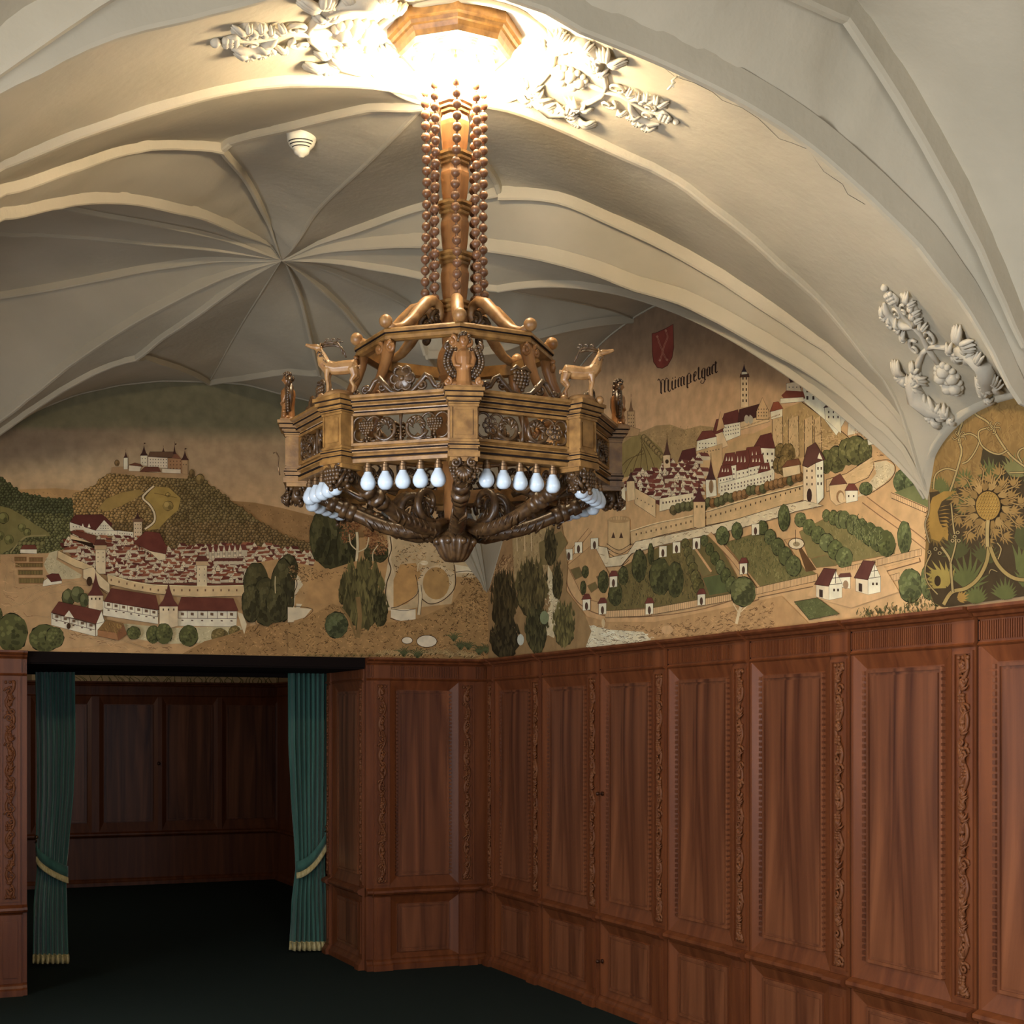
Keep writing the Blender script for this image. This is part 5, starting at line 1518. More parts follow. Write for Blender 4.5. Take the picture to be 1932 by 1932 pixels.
for x, y in ((915,780),(1000,830),(1060,860),(950,830),(620,870),(700,880),(1100,850)): tuft(x, y, 78, 8, (92,98,58), (50,54,30), .8)
for i in range(10): tuft(60+i*45, 868, 22, 7, (150,122,66))
B.tr(1,0,0)
B.line([(921,1120),(922,1250)], 4, (196,172,128))
mb_ = B.build('mural_painting', 'painted mural on the back wall: walled town below a hilltop castle, above the opening', 'mural')

# ======================= right wall: the walled town with its caption
Rm = Mural('r', 23)
def sky2(x, y):
    c = mixc((120,98,74), (186,150,106), ss_(600, 730, y-.10*abs(x-1330)))  # darker along the arch: the rib's shadow painted into the sky
    return mixc(c, (198,160,112), ss_(720, 830, y))
Rm.grid(905, 1790, 540, 1010, 36, 26, sky2)
Rm.poly([(905,860),(1200,840),(1790,780),(1790,1260),(905,1260)], (190,152,98)); Rm.up()
B = Rm
B.tr(2.6466, 1050, 580)
RED = (110,56,44); WH2 = (224,210,178); WALLC = (198,166,112)
# distant hills
B.poly([(300,640),(430,620),(500,590),(570,585),(640,610),(720,590),(800,600),(830,700),(830,760),(300,800)], (158,130,82)); B.up()
B.strokes([(430,625),(570,588),(720,595),(800,610),(800,720),(450,700)], 420, 8, 2, [(124,100,58),(180,150,98)])
B.poly([(280,720),(330,680),(400,632),(450,640),(520,700),(560,760),(540,800),(300,860)], (134,116,62)); B.up()
for i in range(6): B.crv([(420-i*10+i*14,650+i*16),(470-i*22,740+i*4),(500-i*40,830)], 3, (84,66,34))
B.up()
for i in range(9): B.tree(440+i*13, 650+i*14, 13, 15, (120,100,56)); B.up(4)
# church on the left hill
B.bld([(355,520),(392,515),(396,620),(358,625)], None, (176,142,96), win=(358,530,392,600,3,4)); B.cone(374,520,14,72,(120,90,60)); B.bld([(330,600),(360,590),(420,610),(410,640),(330,650)], None, (168,134,88))
# mountain rock under the castle
B.poly([(820,770),(860,690),(1070,590),(1100,500),(1250,480),(1460,640),(1500,700),(1440,760),(1300,790),(1180,800),(1090,700),(900,800)], (186,152,98)); B.up()
B.poly([(1080,530),(1230,470),(1345,560),(1460,645),(1440,670),(1200,760),(1150,745),(1090,700)], (170,140,86)); B.up()
for x0, x1 in ((1080,1130),(1160,1210),(1240,1280),(1290,1322)):
    B.poly([(x0,560),(x1,540),(x1+4,745),(x0,750)], (194,164,112)); B.up(); B.line([(x0,560),(x0,750)], 3, OUT); B.line([(x1,540),(x1+4,745)], 3, OUT); B.up()
B.strokes([(1090,560),(1240,500),(1340,570),(1450,650),(1200,740),(1100,700)], 500, 12, 1.8, [(128,98,56),(208,178,126)], (1.2,1.9), False)
B.strokes([(1300,600),(1450,660),(1430,690),(1250,740)], 160, 20, 1.8, [(120,90,52),(206,176,124)], (-.2,.2), False)
B.poly([(1220,440),(1470,430),(1700,560),(1900,740),(1900,900),(1600,700),(1470,660),(1350,560)], (196,158,104)); B.up()
B.crv([(1225,470),(1345,560),(1400,600),(1450,640),(1500,690)], 4, OUT); B.up()
# castle on the right
B.bld([(1230,330),(1470,350),(1470,520),(1400,640),(1340,560),(1235,470)], None, (226,214,186), win=(1240,360,1420,470,6,3,0,(60,42,34),10,18))
B.bld([(1150,380),(1210,370),(1240,470),(1190,475),(1150,430)], None, (216,198,160), win=(1155,385,1230,440,4,2))
B.poly([(1200,360),(1230,300),(1290,308),(1340,340),(1400,370),(1330,360),(1240,392)], (74,48,42)); B.up()
B.poly([(1160,350),(1190,290),(1215,345),(1230,330),(1240,360),(1170,375)], (66,44,42)); B.up()
for x in (1262,1300): B.poly([(x-9,350),(x,332),(x+9,352)], WH2)
B.up(); B.bld([(1370,420),(1410,405),(1420,470),(1370,480)], None, WH2); B.bld([(1340,500),(1422,490),(1424,630),(1345,560)], [(1335,502),(1375,462),(1426,488)], (226,212,180), (76,52,46), (1350,510,1420,560,3,2,0,(60,42,34),6,12))
B.bld([(1465,500),(1520,480),(1540,620),(1455,640)], None, (222,208,176)); B.strokes([(1490,520),(1600,560),(1560,640),(1480,640)], 90, 26, 3, [(158,106,62),(216,190,140),(120,80,46)], (.4,1.6))
B.poly([(1125,440),(1150,415),(1235,420),(1245,455),(1150,470)], (122,62,44)); B.up(); B.bld([(1120,455),(1235,448),(1240,470),(1120,480)], None, WH2)
# long roof building with tower in the middle
B.bld([(922,330),(958,328),(962,495),(922,500)], None, (210,184,138), win=(925,340,958,480,2,5,0,OUT,6,14)); B.poly([(916,350),(920,332),(962,330),(966,348)], (90,60,46)); B.up(); B.bld([(928,322),(952,320),(954,334),(926,336)], None, WH2); B.cone(939,322,14,44,(60,44,50))
B.bld([(820,590),(920,570),(920,640),(840,672)], [(820,590),(840,530),(908,510),(922,572)], WH2, (98,50,42), (830,595,915,650,7,3,-.2))
B.bld([(918,575),(1060,530),(1066,570),(920,612)], [(908,575),(915,510),(1030,478),(1048,535)], (206,178,128), (72,42,36))
B.poly([(1000,560),(1000,520),(1030,450),(1062,515),(1064,560)], (196,162,110)); B.up(); B.outl([(1000,560),(1000,520),(1030,450),(1062,515),(1064,560)], 2.5); B.windows(1005,500,1058,550,4,3); B.up()
for x in (952,972): B.ell(x, 560, 12, 22, (176,166,140), 0, 10, .3); 
B.up(); B.bld([(780,640),(830,620),(860,690),(800,715)], [(778,640),(800,560),(830,552),(835,620)], (210,184,136), (104,52,42))
B.poly([(800,620),(820,520),(842,600)], (190,150,100)); B.up(); B.outl([(800,620),(820,520),(842,600)], 2); B.up()
B.bld([(1070,520),(1130,500),(1130,545),(1075,560)], [(1068,522),(1085,475),(1110,470),(1135,505)], WH2, (140,72,44))
for i in range(28): B.poly([(925+i*7,604-i*2.4),(929+i*7,603-i*2.4),(929+i*7,596-i*2.4),(925+i*7,597-i*2.4)], (150,116,70))
B.up(); B.poly([(860,680),(1010,630),(1070,700),(900,760),(850,760)], (188,154,100)); B.up()
# dense roofs in the town
tq = [(350,900),(390,860),(480,820),(600,790),(720,760),(720,850),(700,930),(690,965),(520,990),(400,930)]
B.bld([(705,665),(800,640),(805,700),(700,720)], [(700,668),(730,618),(780,615),(802,645)], WH2, RED, (710,670,800,710,6,2))
B.bld([(695,720),(830,680),(830,900),(700,900)], None, (196,162,108)); B.windows(705,720,820,740,8,1,-.2); B.up()
B.bld([(615,770),(700,755),(700,850),(615,850)], [(610,770),(630,715),(695,700),(705,760)], (202,174,124), (84,42,38), (620,775,700,840,5,3))
B.poly(tq, (104,58,44)); B.up(); B.town(tq, 40, 36, 20, [(104,54,44),(120,64,48),(92,48,40)])
B.bld([(535,740),(570,735),(572,800),(538,805)], None, (206,180,134)); B.ell(555,770,9,11,OUT); B.up(); B.cone(555,738,19,92,(84,56,44))
def rowh(x, y, w, h, rh, wc=WH2, rc=RED, n=4):
    B.bld([(x,y),(x+w,y-w*.2),(x+w,y-w*.2+h),(x,y+h)], [(x-4,y+2),(x+w*.22,y-rh),(x+w*.9,y-rh-w*.1),(x+w+2,y-w*.2)], wc, rc, (x+4,y+6,x+w-4,y+h*.8,n,3,-.2,(70,48,38),5,8))
    for i in range(3): B.poly([(x+w*(.3+.2*i)-4,y-rh*.45),(x+w*(.3+.2*i),y-rh*.8),(x+w*(.3+.2*i)+4,y-rh*.5)], WH2)
    B.up()
B.bld([(990,690),(1092,700),(1090,860),(1000,880)], [(985,700),(1020,640),(1075,625),(1096,705)], WH2, (96,48,40), (1000,715,1090,850,4,4,0,(70,48,38),7,12))
rowh(930,790,100,80,90); rowh(880,820,90,90,100); rowh(830,800,70,100,70); rowh(960,800,80,90,60); rowh(810,850,70,80,60); rowh(1010,830,60,60,50)
B.bld([(815,880),(1080,810),(1085,880),(820,940)], None, WH2, win=(820,890,1080,925,16,2,-.22,(80,56,44),5,9))
B.bld([(520,955),(690,925),(690,975),(520,1020)], None, (222,204,162), win=(530,960,690,995,10,1,-.15,(80,56,44),6,10))
B.bld([(750,860),(800,850),(806,940),(752,950)], None, (226,212,182)); B.ell(777,895,12,34,(150,120,80)); B.up(); B.line([(777,865),(777,928)],2,OUT); B.cone(775,862,26,110,(76,46,42))
B.bld([(395,900),(500,960),(500,1050),(395,980)], None, (204,174,122)); B.windows(400,915,495,985,5,1,.5); B.up()
# trees behind the wall
for x0, x1, y0, y1, n, c_ in ((590,690,1012,985,5,(96,84,48)),(740,1220,985,850,22,(122,88,46))):
    for i in range(n):
        f = i/(n-1); B.tree(x0+(x1-x0)*f, y0+(y1-y0)*f+B.r.uniform(-6,6), 18, 24, B.jit(c_,10) if B.r.random() < .6 else (86,84,48)); B.up(4)
for x, y, rx, ry in ((1120,720,28,40),(1160,730,34,50),(1110,790,26,40),(1150,790,40,50),(1400,760,50,66),(1350,770,30,60),(1455,720,46,66),(1500,715,56,72),(1545,720,32,60)):
    B.bush(x, y, rx, ry, (112,92,48) if x < 1300 else (94,92,50), 16)
B.bld([(1135,800),(1220,775),(1225,830),(1140,850)], [(1130,802),(1160,765),(1215,755),(1228,785)], (212,188,140), (112,70,44))
# the long town wall
tw = [(370,1120),(500,1080),(690,1040),(960,960),(1240,890),(1245,960),(1000,1040),(700,1100),(520,1140),(375,1185)]
B.poly(tw, WALLC); B.up(); B.outl(tw, 3); B.crv([(370,1118),(500,1078),(690,1037),(960,957),(1240,886)], 5, (226,196,142)); B.up()
for i in range(34):
    f = i/33; x = 400+820*f; y = 1128-228*f+14*math.sin(f*PI); B.poly([(x-2.5,y),(x+2.5,y-1),(x+2.5,y+10),(x-2.5,y+11)], OUT)
B.up(); B.strokes(tw, 160, 22, 1.5, [(168,132,80),(214,184,132)], (-.4,-.1), False)
tw2 = [(1350,860),(1450,830),(1580,745),(1588,800),(1560,850),(1450,900),(1352,920)]
B.poly(tw2, WALLC); B.up(); B.outl(tw2, 3); B.strokes(tw2, 120, 22, 1.5, [(158,122,74),(216,186,134)], (-.6,-.2), False)
B.poly([(1590,775),(1650,765),(1690,790),(1690,830),(1640,880),(1560,930),(1500,950),(1560,880),(1600,830)], (194,178,136)); B.up(); B.strokes([(1590,780),(1670,780),(1680,830),(1600,900),(1540,920),(1600,830)], 140, 14, 1.8, [(150,130,88),(220,206,168)])
B.crv([(1590,770),(1660,762),(1695,800),(1670,860),(1580,925)], 3, OUT); B.up()
# gate tower
B.bld([(1238,770),(1300,780),(1310,985),(1240,970)], None, (214,192,150)); B.bld([(1300,775),(1340,765),(1342,950),(1308,985)], None, (228,214,184), win=(1305,785,1338,900,2,3,0,OUT,7,14))
B.poly([(1235,790),(1260,700),(1300,675),(1350,760),(1300,778),(1262,800)], (92,58,48)); B.up(); B.outl([(1235,790),(1260,700),(1300,675),(1350,760),(1300,778),(1262,800)], 3); B.poly([(1310,755),(1320,725),(1336,760)], WH2); B.up()
B.ell(1270,940,13,36,(60,40,32)); B.windows(1245,800,1296,900,2,3,0,OUT,6,12); B.up()
B.bld([(1365,890),(1450,880),(1452,970),(1400,990),(1370,960)], [(1365,890),(1385,850),(1420,830),(1455,880)], (206,176,124), (104,62,46)); B.ell(1420,945,20,32,(150,112,70)); B.ell(1424,950,14,26,(210,184,134),1); B.up(2)
B.bld([(1445,915),(1508,915),(1508,965),(1450,978)], [(1442,916),(1462,880),(1490,880),(1512,914)], WH2, (110,58,44), (1450,925,1500,960,2,1,0,OUT,6,10))
B.bush(1548,905,32,32,(86,92,52),12)
# round tower left, pepper pot tower
B.bld([(262,1060),(372,1060),(372,1190),(262,1190)], None, (190,158,104)); B.ell(317,1190,56,22,(190,158,104)); B.ell(317,1060,55,18,(170,136,86)); B.up(); 
for i in range(9): B.poly([(262+i*13,1060),(269+i*13,1060),(269+i*13,1042+4*abs(i-4)),(262+i*13,1042+4*abs(i-4))], (190,158,104))
for x in (289,328): B.poly([(x-10,1152),(x,1122),(x+10,1152)], (70,48,34))
B.up(2)
for i in range(5): B.crv([(256-i*3,1180+i*20),(317,1212+i*20),(378-i*3,1180+i*20)], 3, OUT)
B.up(); B.bld([(690,970),(750,965),(750,1095),(718,1105),(690,1095)], None, (204,172,118), win=(695,980,745,1010,2,1,0,OUT,7,12)); B.cone(718,972,34,92,(82,46,42))
B.bld([(310,900),(345,890),(350,1010),(315,1015)], None, (222,206,168)); B.bld([(355,870),(395,865),(398,960),(358,970)], None, (208,182,132)); B.cone(376,868,22,50)
# moat
mo = [(210,1190),(260,1200),(270,1250),(360,1230),(400,1170),(520,1145),(700,1108),(900,1060),(1130,990),(1250,965),(1340,990),(1200,1020),(1080,1060),(900,1110),(700,1150),(520,1190),(380,1230),(330,1290),(220,1300),(195,1240)]
B.poly(mo, (204,188,148)); B.up(); B.strokes(mo, 620, 16, 2, [(120,92,58),(228,214,180),(140,110,72)], (-.9,.5)); B.outl(mo, 2.5)
# gardens
def field(P, c, path=False): B.poly(P, c); B.up(); B.outl(P, 3, (128,92,54)); B.up()
G1 = (92,94,50); G2 = (84,82,44)
field([(230,1400),(330,1300),(520,1195),(760,1140),(800,1150),(960,1440),(760,1470),(480,1500),(250,1520)], (104,92,48))
field([(640,1205),(700,1190),(780,1330),(735,1345)], (112,100,56)); field([(735,1350),(830,1330),(880,1420),(770,1440)], (84,92,50))
field([(840,1175),(1020,1120),(1300,1330),(1020,1395)], (110,102,54)); field([(1215,1120),(1330,1060),(1700,1180),(1690,1230),(1380,1290),(1260,1250)], (120,110,60))
field([(1140,1160),(1190,1150),(1300,1310),(1250,1320)], (188,148,90)); field([(1270,1255),(1350,1235),(1400,1290),(1300,1300)], (112,104,58))
field([(60,1290),(190,1180),(300,1390),(240,1480),(140,1450)], (176,138,84))
for P in ([(75,1310),(120,1295),(140,1340),(100,1360)],[(160,1390),(200,1370),(215,1400),(180,1425)],[(205,1345),(240,1330),(255,1360),(222,1375)]): field(P, (108,94,52))
B.strokes([(850,1170),(1020,1130),(1250,1330),(1030,1385)], 700, 16, 2.6, [(88,86,42),(132,126,70),(74,76,40)], (1.2,2.0))
B.strokes([(300,1330),(640,1215),(760,1440),(300,1500)], 600, 18, 3, [(84,72,36),(122,104,56),(66,64,34)], (1.2,2.0))
B.strokes([(1340,1070),(1690,1190),(1400,1280)], 300, 16, 2.4, [(98,94,50),(140,130,76)], (1.0,2.0))
for w_, c_ in ((26,(128,92,56)),(20,(190,150,96))):
    B.crv([(770,1130),(900,1270),(1000,1420)], w_, c_); B.crv([(690,1190),(780,1320)], w_*.5, c_); B.up()
    B.crv([(1000,1440),(1300,1380),(1560,1330),(1820,1260)], w_*.9, c_); B.crv([(1540,960),(1620,1020),(1760,1120),(1900,1230)], w_*1.6, c_); B.up()
    B.crv([(30,1310),(40,1400),(110,1500),(250,1560),(500,1560),(760,1520),(1010,1440)], w_*1.7, c_); B.crv([(170,1110),(60,1250),(30,1320)], w_, c_); B.up()
# pond
B.ell(1200,1180,42,30,OUT); B.up(); B.ell(1200,1180,38,26,(206,190,150)); B.up(); B.ell(1200,1182,18,12,(150,130,90)); B.line([(1196,1180),(1196,1110)], 3, OUT); B.up()
# rows of garden trees
def trow(x0, y0, x1, y1, n, rx, ry, c=(82,86,46)):
    for i in range(n):
        f = i/(n-1); g = .75+.35*f; B.bush(x0+(x1-x0)*f, y0+(y1-y0)*f, rx*g, ry*g, B.jit(c,8), 9)
trow(745,1165,880,1385,6,24,38); trow(650,1180,715,1390,6,24,34,(92,86,44)); trow(1035,1100,1190,1290,5,34,46); trow(1220,1060,1440,1250,6,38,48,(92,98,54))
trow(1350,1040,1420,1060,3,26,40,(92,96,52)); trow(1440,1060,1650,1180,6,40,60,(88,92,50))
for x, y, rx, ry in ((835,1140,32,46),(908,1115,26,42),(1143,1050,28,66),(1740,1150,34,82),(525,1345,54,92),(600,1360,40,90),(420,1290,36,80),(478,1230,14,52),(240,1370,26,56),(340,1340,24,46),(300,1430,34,60),(150,1320,16,30),(140,1400,14,34),(1770,1390,60,84),(1860,1370,40,90),(1910,1400,40,90)):
    B.bush(x, y, rx, ry, (72,72,38) if x < 620 else (84,90,50), 22)
B.strokes([(1460,1030),(1540,1020),(1640,1150),(1600,1200),(1480,1120)], 200, 26, 3, [(70,76,42),(120,124,74)], (1.1,2.0))
# fence, gates and cottages
def fence(p0, p1, h, n):
    B.poly([p0,p1,(p1[0],p1[1]+h),(p0[0],p0[1]+h)], (200,164,110)); B.up()
    for i in range(n+1): x = p0[0]+(p1[0]-p0[0])*i/n; y = p0[1]+(p1[1]-p0[1])*i/n; B.line([(x,y),(x,y+h)], 1.8, (128,92,58))
    B.line([p0,p1], 2, OUT); B.line([(p0[0],p0[1]+h),(p1[0],p1[1]+h)], 2, OUT); B.up()
fence((1000,1400),(1310,1330),36,44); fence((1600,1260),(1825,1205),34,34); fence((1625,1350),(1715,1325),34,12); fence((250,1515),(480,1505),34,26); fence((490,1500),(880,1430),34,40); fence((1675,925),(1850,1000),28,18); fence((1430,1300),(1600,1262),30,20)
B.crv([(960,1330),(1010,1400)], 3, OUT)
for x, y in ((470,1500),(730,1455),(940,1300),(235,1500),(290,1365),(705,1175),(605,1195),(537,1215),(1000,1105),(155,1480),(62,1230),(115,1195),(195,1175)):
    B.bld([(x-18,y-22),(x+20,y-24),(x+20,y+30),(x-18,y+34)], [(x-24,y-20),(x-8,y-50),(x+14,y-50),(x+26,y-24)] if y > 1290 else None, WH2, (106,54,42)); B.ell(x+1,y+12,8,20,(84,60,44)); B.up()
def cot(x, y, w, h):
    B.bld([(x,y),(x+w*.5,y+h*.15),(x+w*.5,y+h),(x,y+h*.8)], None, (210,194,158)); B.bld([(x+w*.5,y+h*.15),(x+w*.75,y-h*.75),(x+w,y),(x+w,y+h*.85),(x+w*.5,y+h)], None, WH2)
    B.poly([(x-8,y+6),(x+w*.3,y-h*.9),(x+w*.78,y-h*.85),(x+w*.48,y+h*.18)], (92,52,42)); B.up(); B.outl([(x-8,y+6),(x+w*.3,y-h*.9),(x+w*.78,y-h*.85),(x+w*.48,y+h*.18)], 3)
    B.line([(x+w*.5,y+h*.1),(x+w,y)], 3, OUT); B.line([(x+w*.62,y-h*.3),(x+w*.88,y-h*.35)], 3, OUT); B.line([(x+w*.75,y-h*.7),(x+w*.75,y)], 2.5, OUT); B.up()
    B.windows(x+w*.62,y+h*.25,x+w*.92,y+h*.55,2,1,0,OUT,9,13); B.poly([(x+w*.12,y+h*.35),(x+w*.26,y+h*.4),(x+w*.26,y+h*.85),(x+w*.12,y+h*.8)], (60,44,36)); B.up()
B.poly([(1330,1330),(1640,1290),(1720,1420),(1480,1500),(1260,1440)], (194,156,104)); B.up()
B.bld([(1415,1350),(1475,1340),(1475,1405),(1440,1400),(1420,1390)], [(1410,1350),(1425,1330),(1475,1325),(1482,1345)], WH2, (100,60,48)); B.ell(1452,1385,14,22,(150,120,84)); B.up()
cot(1304,1378,130,84); cot(1502,1345,125,90)
B.poly([(1195,1470),(1310,1450),(1420,1530),(1270,1560)], (88,92,50)); B.up(); B.outl([(1195,1470),(1310,1450),(1420,1530),(1270,1560)], 3)
B.strokes([(1200,1470),(1310,1452),(1415,1530),(1270,1555)], 200, 12, 2, [(110,114,66),(72,78,42)])
B.bld([(1555,660),(1610,645),(1612,680),(1560,688)], [(1550,662),(1572,632),(1600,628),(1615,648)], WH2, (120,72,50)); B.bld([(1640,650),(1670,640),(1672,665),(1642,672)], None, WH2)
B.strokes([(1600,690),(1720,690),(1700,740),(1600,740)], 80, 20, 2.4, [(112,78,44),(196,158,104)], (-.3,.4))
for x, y, rx, ry in ((1725,870,40,56),(1785,880,44,52)): B.bush(x,y,rx,ry,(84,92,54),20)
B.poly([(1690,925),(1840,870),(1880,960),(1860,1000)], (104,108,62)); B.up(); fence((1675,925),(1860,1005),26,20)
# foreground
B.poly([(0,1500),(250,1570),(500,1570),(900,1490),(1130,1440),(1270,1580),(1900,1490),(1900,1720),(-200,1760)], (172,134,82)); B.up()
B.strokes([(250,1580),(500,1590),(900,1510),(1080,1470),(1080,1640),(500,1640)], 700, 18, 3, [(98,70,38),(190,150,94),(124,90,50)], (-.8,.8))
B.strokes([(1500,1530),(1900,1440),(1900,1540),(1500,1590)], 300, 26, 4, [(74,74,38),(104,100,56),(60,56,30)], (-1.9,-1.2))
B.crv([(905,1580),(920,1520),(935,1480)], 14, (206,186,140)); B.crv([(925,1540),(890,1480)], 5, (206,186,140)); B.crv([(928,1520),(980,1470)], 5, (206,186,140)); B.up(); B.bush(940,1420,62,74,(88,90,50),40)
rv = [(80,1560),(180,1590),(280,1610),(440,1620),(480,1660),(300,1700),(60,1760)]
B.poly(rv, (206,196,160)); B.up(); B.strokes(rv, 420, 24, 2.4, [(112,92,62),(228,220,190)], (-.4,.5)); B.ell(240,1575,9,22,(196,170,120)); B.ell(560,1610,30,22,(186,150,100)); B.up()
# left strip by the corner (third drawing window)
B.tr(3.1161, 560, 960)
B.poly([(1130,60),(1560,60),(1600,330),(1590,480),(1700,620),(1740,720),(1700,830),(1130,900)], (146,116,70)); B.up()
B.poly([(1150,330),(1220,60),(1300,60),(1290,300),(1260,420),(1140,520)], (150,116,72)); B.up(); B.strokes([(1150,300),(1290,240),(1290,340),(1140,500)], 160, 40, 4, [(110,78,44),(186,148,96)], (1.6,2.5))
B.poly([(1270,110),(1500,80),(1500,330),(1400,480),(1290,480)], (160,136,88)); B.up(); B.strokes([(1270,110),(1500,80),(1500,330),(1400,480),(1290,480)], 300, 18, 3, [(122,96,56),(176,150,98)], (1.2,1.9))
for x in (1300,1345,1385): B.line([(x,140),(x+4,250)], 4, (206,184,138))
B.up(); B.poly([(1485,330),(1530,420),(1560,600),(1520,760),(1440,720),(1500,560),(1480,440)], (200,184,140)); B.up(); B.strokes([(1480,400),(1540,420),(1560,600),(1500,740),(1460,700)], 140, 18, 3, [(120,98,62),(222,208,170)])
B.poly([(1430,200),(1560,130),(1600,200),(1520,330),(1440,330)], (118,102,58)); B.up()
flame(1225,560,80,190,(66,56,30),50); flame(1230,770,90,130,(60,52,30),36)
flame(1390,480,95,180,(84,74,40),50); flame(1420,720,70,150,(70,66,36),40); flame(1580,690,68,140,(94,86,44),44); flame(1540,430,34,120,(72,64,34),24)
flame(1500,230,40,120,(70,62,34),24)
B.ell(1465,640,26,40,(120,130,90)); B.ell(1325,770,20,34,(190,196,180)); B.up()
# thistle painting at the right (fourth drawing window)
B.tr(2.575, 1600, 500)
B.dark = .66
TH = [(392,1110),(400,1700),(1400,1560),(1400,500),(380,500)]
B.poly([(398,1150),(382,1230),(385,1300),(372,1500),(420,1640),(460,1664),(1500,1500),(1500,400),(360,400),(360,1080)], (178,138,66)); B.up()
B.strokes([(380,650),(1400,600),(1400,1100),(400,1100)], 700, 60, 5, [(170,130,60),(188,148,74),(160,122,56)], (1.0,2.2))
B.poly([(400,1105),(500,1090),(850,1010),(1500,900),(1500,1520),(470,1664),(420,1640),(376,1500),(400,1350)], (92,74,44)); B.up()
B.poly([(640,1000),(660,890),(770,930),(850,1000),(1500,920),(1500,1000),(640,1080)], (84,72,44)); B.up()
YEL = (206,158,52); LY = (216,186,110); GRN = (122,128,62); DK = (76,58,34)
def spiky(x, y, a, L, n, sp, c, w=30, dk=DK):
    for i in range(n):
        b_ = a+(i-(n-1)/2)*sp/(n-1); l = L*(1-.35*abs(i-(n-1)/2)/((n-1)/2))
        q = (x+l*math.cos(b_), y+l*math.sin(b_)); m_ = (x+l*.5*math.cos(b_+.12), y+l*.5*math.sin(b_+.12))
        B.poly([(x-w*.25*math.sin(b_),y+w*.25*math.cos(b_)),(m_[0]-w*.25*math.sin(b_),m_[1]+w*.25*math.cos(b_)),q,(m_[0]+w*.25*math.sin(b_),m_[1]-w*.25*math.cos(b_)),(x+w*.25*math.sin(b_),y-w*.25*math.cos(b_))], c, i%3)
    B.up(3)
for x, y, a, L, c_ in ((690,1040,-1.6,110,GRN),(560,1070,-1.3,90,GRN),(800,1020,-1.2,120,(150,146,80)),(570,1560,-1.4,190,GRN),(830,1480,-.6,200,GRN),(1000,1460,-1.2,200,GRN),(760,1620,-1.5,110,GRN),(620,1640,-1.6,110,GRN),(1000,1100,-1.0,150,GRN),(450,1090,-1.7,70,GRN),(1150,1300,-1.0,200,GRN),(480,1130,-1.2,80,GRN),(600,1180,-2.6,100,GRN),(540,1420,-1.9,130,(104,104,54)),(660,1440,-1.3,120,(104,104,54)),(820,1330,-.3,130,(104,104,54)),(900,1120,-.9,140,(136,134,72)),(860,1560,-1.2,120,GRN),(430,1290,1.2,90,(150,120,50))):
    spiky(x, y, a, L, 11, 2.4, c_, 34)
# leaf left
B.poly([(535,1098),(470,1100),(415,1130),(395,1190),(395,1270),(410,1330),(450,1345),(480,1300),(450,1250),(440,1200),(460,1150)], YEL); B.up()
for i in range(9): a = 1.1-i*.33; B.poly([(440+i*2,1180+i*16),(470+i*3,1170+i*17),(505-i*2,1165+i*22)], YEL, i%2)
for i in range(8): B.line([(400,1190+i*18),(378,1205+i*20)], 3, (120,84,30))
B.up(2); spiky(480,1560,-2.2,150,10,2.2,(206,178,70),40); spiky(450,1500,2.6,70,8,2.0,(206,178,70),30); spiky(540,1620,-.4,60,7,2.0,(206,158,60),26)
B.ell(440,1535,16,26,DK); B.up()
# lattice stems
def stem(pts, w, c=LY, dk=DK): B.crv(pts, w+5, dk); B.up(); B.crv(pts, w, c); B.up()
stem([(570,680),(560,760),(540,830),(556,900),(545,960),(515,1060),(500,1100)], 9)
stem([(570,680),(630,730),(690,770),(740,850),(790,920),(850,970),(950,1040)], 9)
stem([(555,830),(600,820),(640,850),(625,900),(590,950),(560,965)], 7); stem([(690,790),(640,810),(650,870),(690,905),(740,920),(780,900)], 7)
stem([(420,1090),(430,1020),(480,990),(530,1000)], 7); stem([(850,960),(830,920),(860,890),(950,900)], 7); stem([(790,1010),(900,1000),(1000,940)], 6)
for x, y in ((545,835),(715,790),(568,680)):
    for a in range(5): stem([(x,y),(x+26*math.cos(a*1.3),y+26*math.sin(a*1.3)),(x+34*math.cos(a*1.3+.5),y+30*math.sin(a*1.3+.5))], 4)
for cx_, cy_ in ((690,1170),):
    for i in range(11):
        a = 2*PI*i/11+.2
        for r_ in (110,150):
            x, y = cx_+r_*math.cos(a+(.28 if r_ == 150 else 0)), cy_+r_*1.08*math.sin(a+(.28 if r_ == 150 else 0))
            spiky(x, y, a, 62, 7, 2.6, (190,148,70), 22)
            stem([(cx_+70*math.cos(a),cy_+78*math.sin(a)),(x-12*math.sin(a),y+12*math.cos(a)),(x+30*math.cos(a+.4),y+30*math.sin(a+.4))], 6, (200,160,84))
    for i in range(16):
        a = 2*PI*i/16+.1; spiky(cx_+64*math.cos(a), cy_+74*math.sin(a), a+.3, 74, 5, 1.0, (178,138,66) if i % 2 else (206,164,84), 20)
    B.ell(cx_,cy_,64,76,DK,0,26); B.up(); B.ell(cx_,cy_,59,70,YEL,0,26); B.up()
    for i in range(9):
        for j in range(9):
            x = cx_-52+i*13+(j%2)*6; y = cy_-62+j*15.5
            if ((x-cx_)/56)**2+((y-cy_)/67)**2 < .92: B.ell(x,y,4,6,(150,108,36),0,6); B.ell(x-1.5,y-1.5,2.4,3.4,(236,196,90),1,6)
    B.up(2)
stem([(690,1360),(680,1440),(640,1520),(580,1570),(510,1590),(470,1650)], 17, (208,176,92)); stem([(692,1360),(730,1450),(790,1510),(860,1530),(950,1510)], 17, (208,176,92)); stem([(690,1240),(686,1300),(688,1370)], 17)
stem([(515,1590),(508,1500),(500,1430),(460,1370)], 11); stem([(505,1450),(530,1350),(520,1280),(508,1160)], 7); stem([(440,1600),(390,1540),(380,1470),(410,1400)], 6)
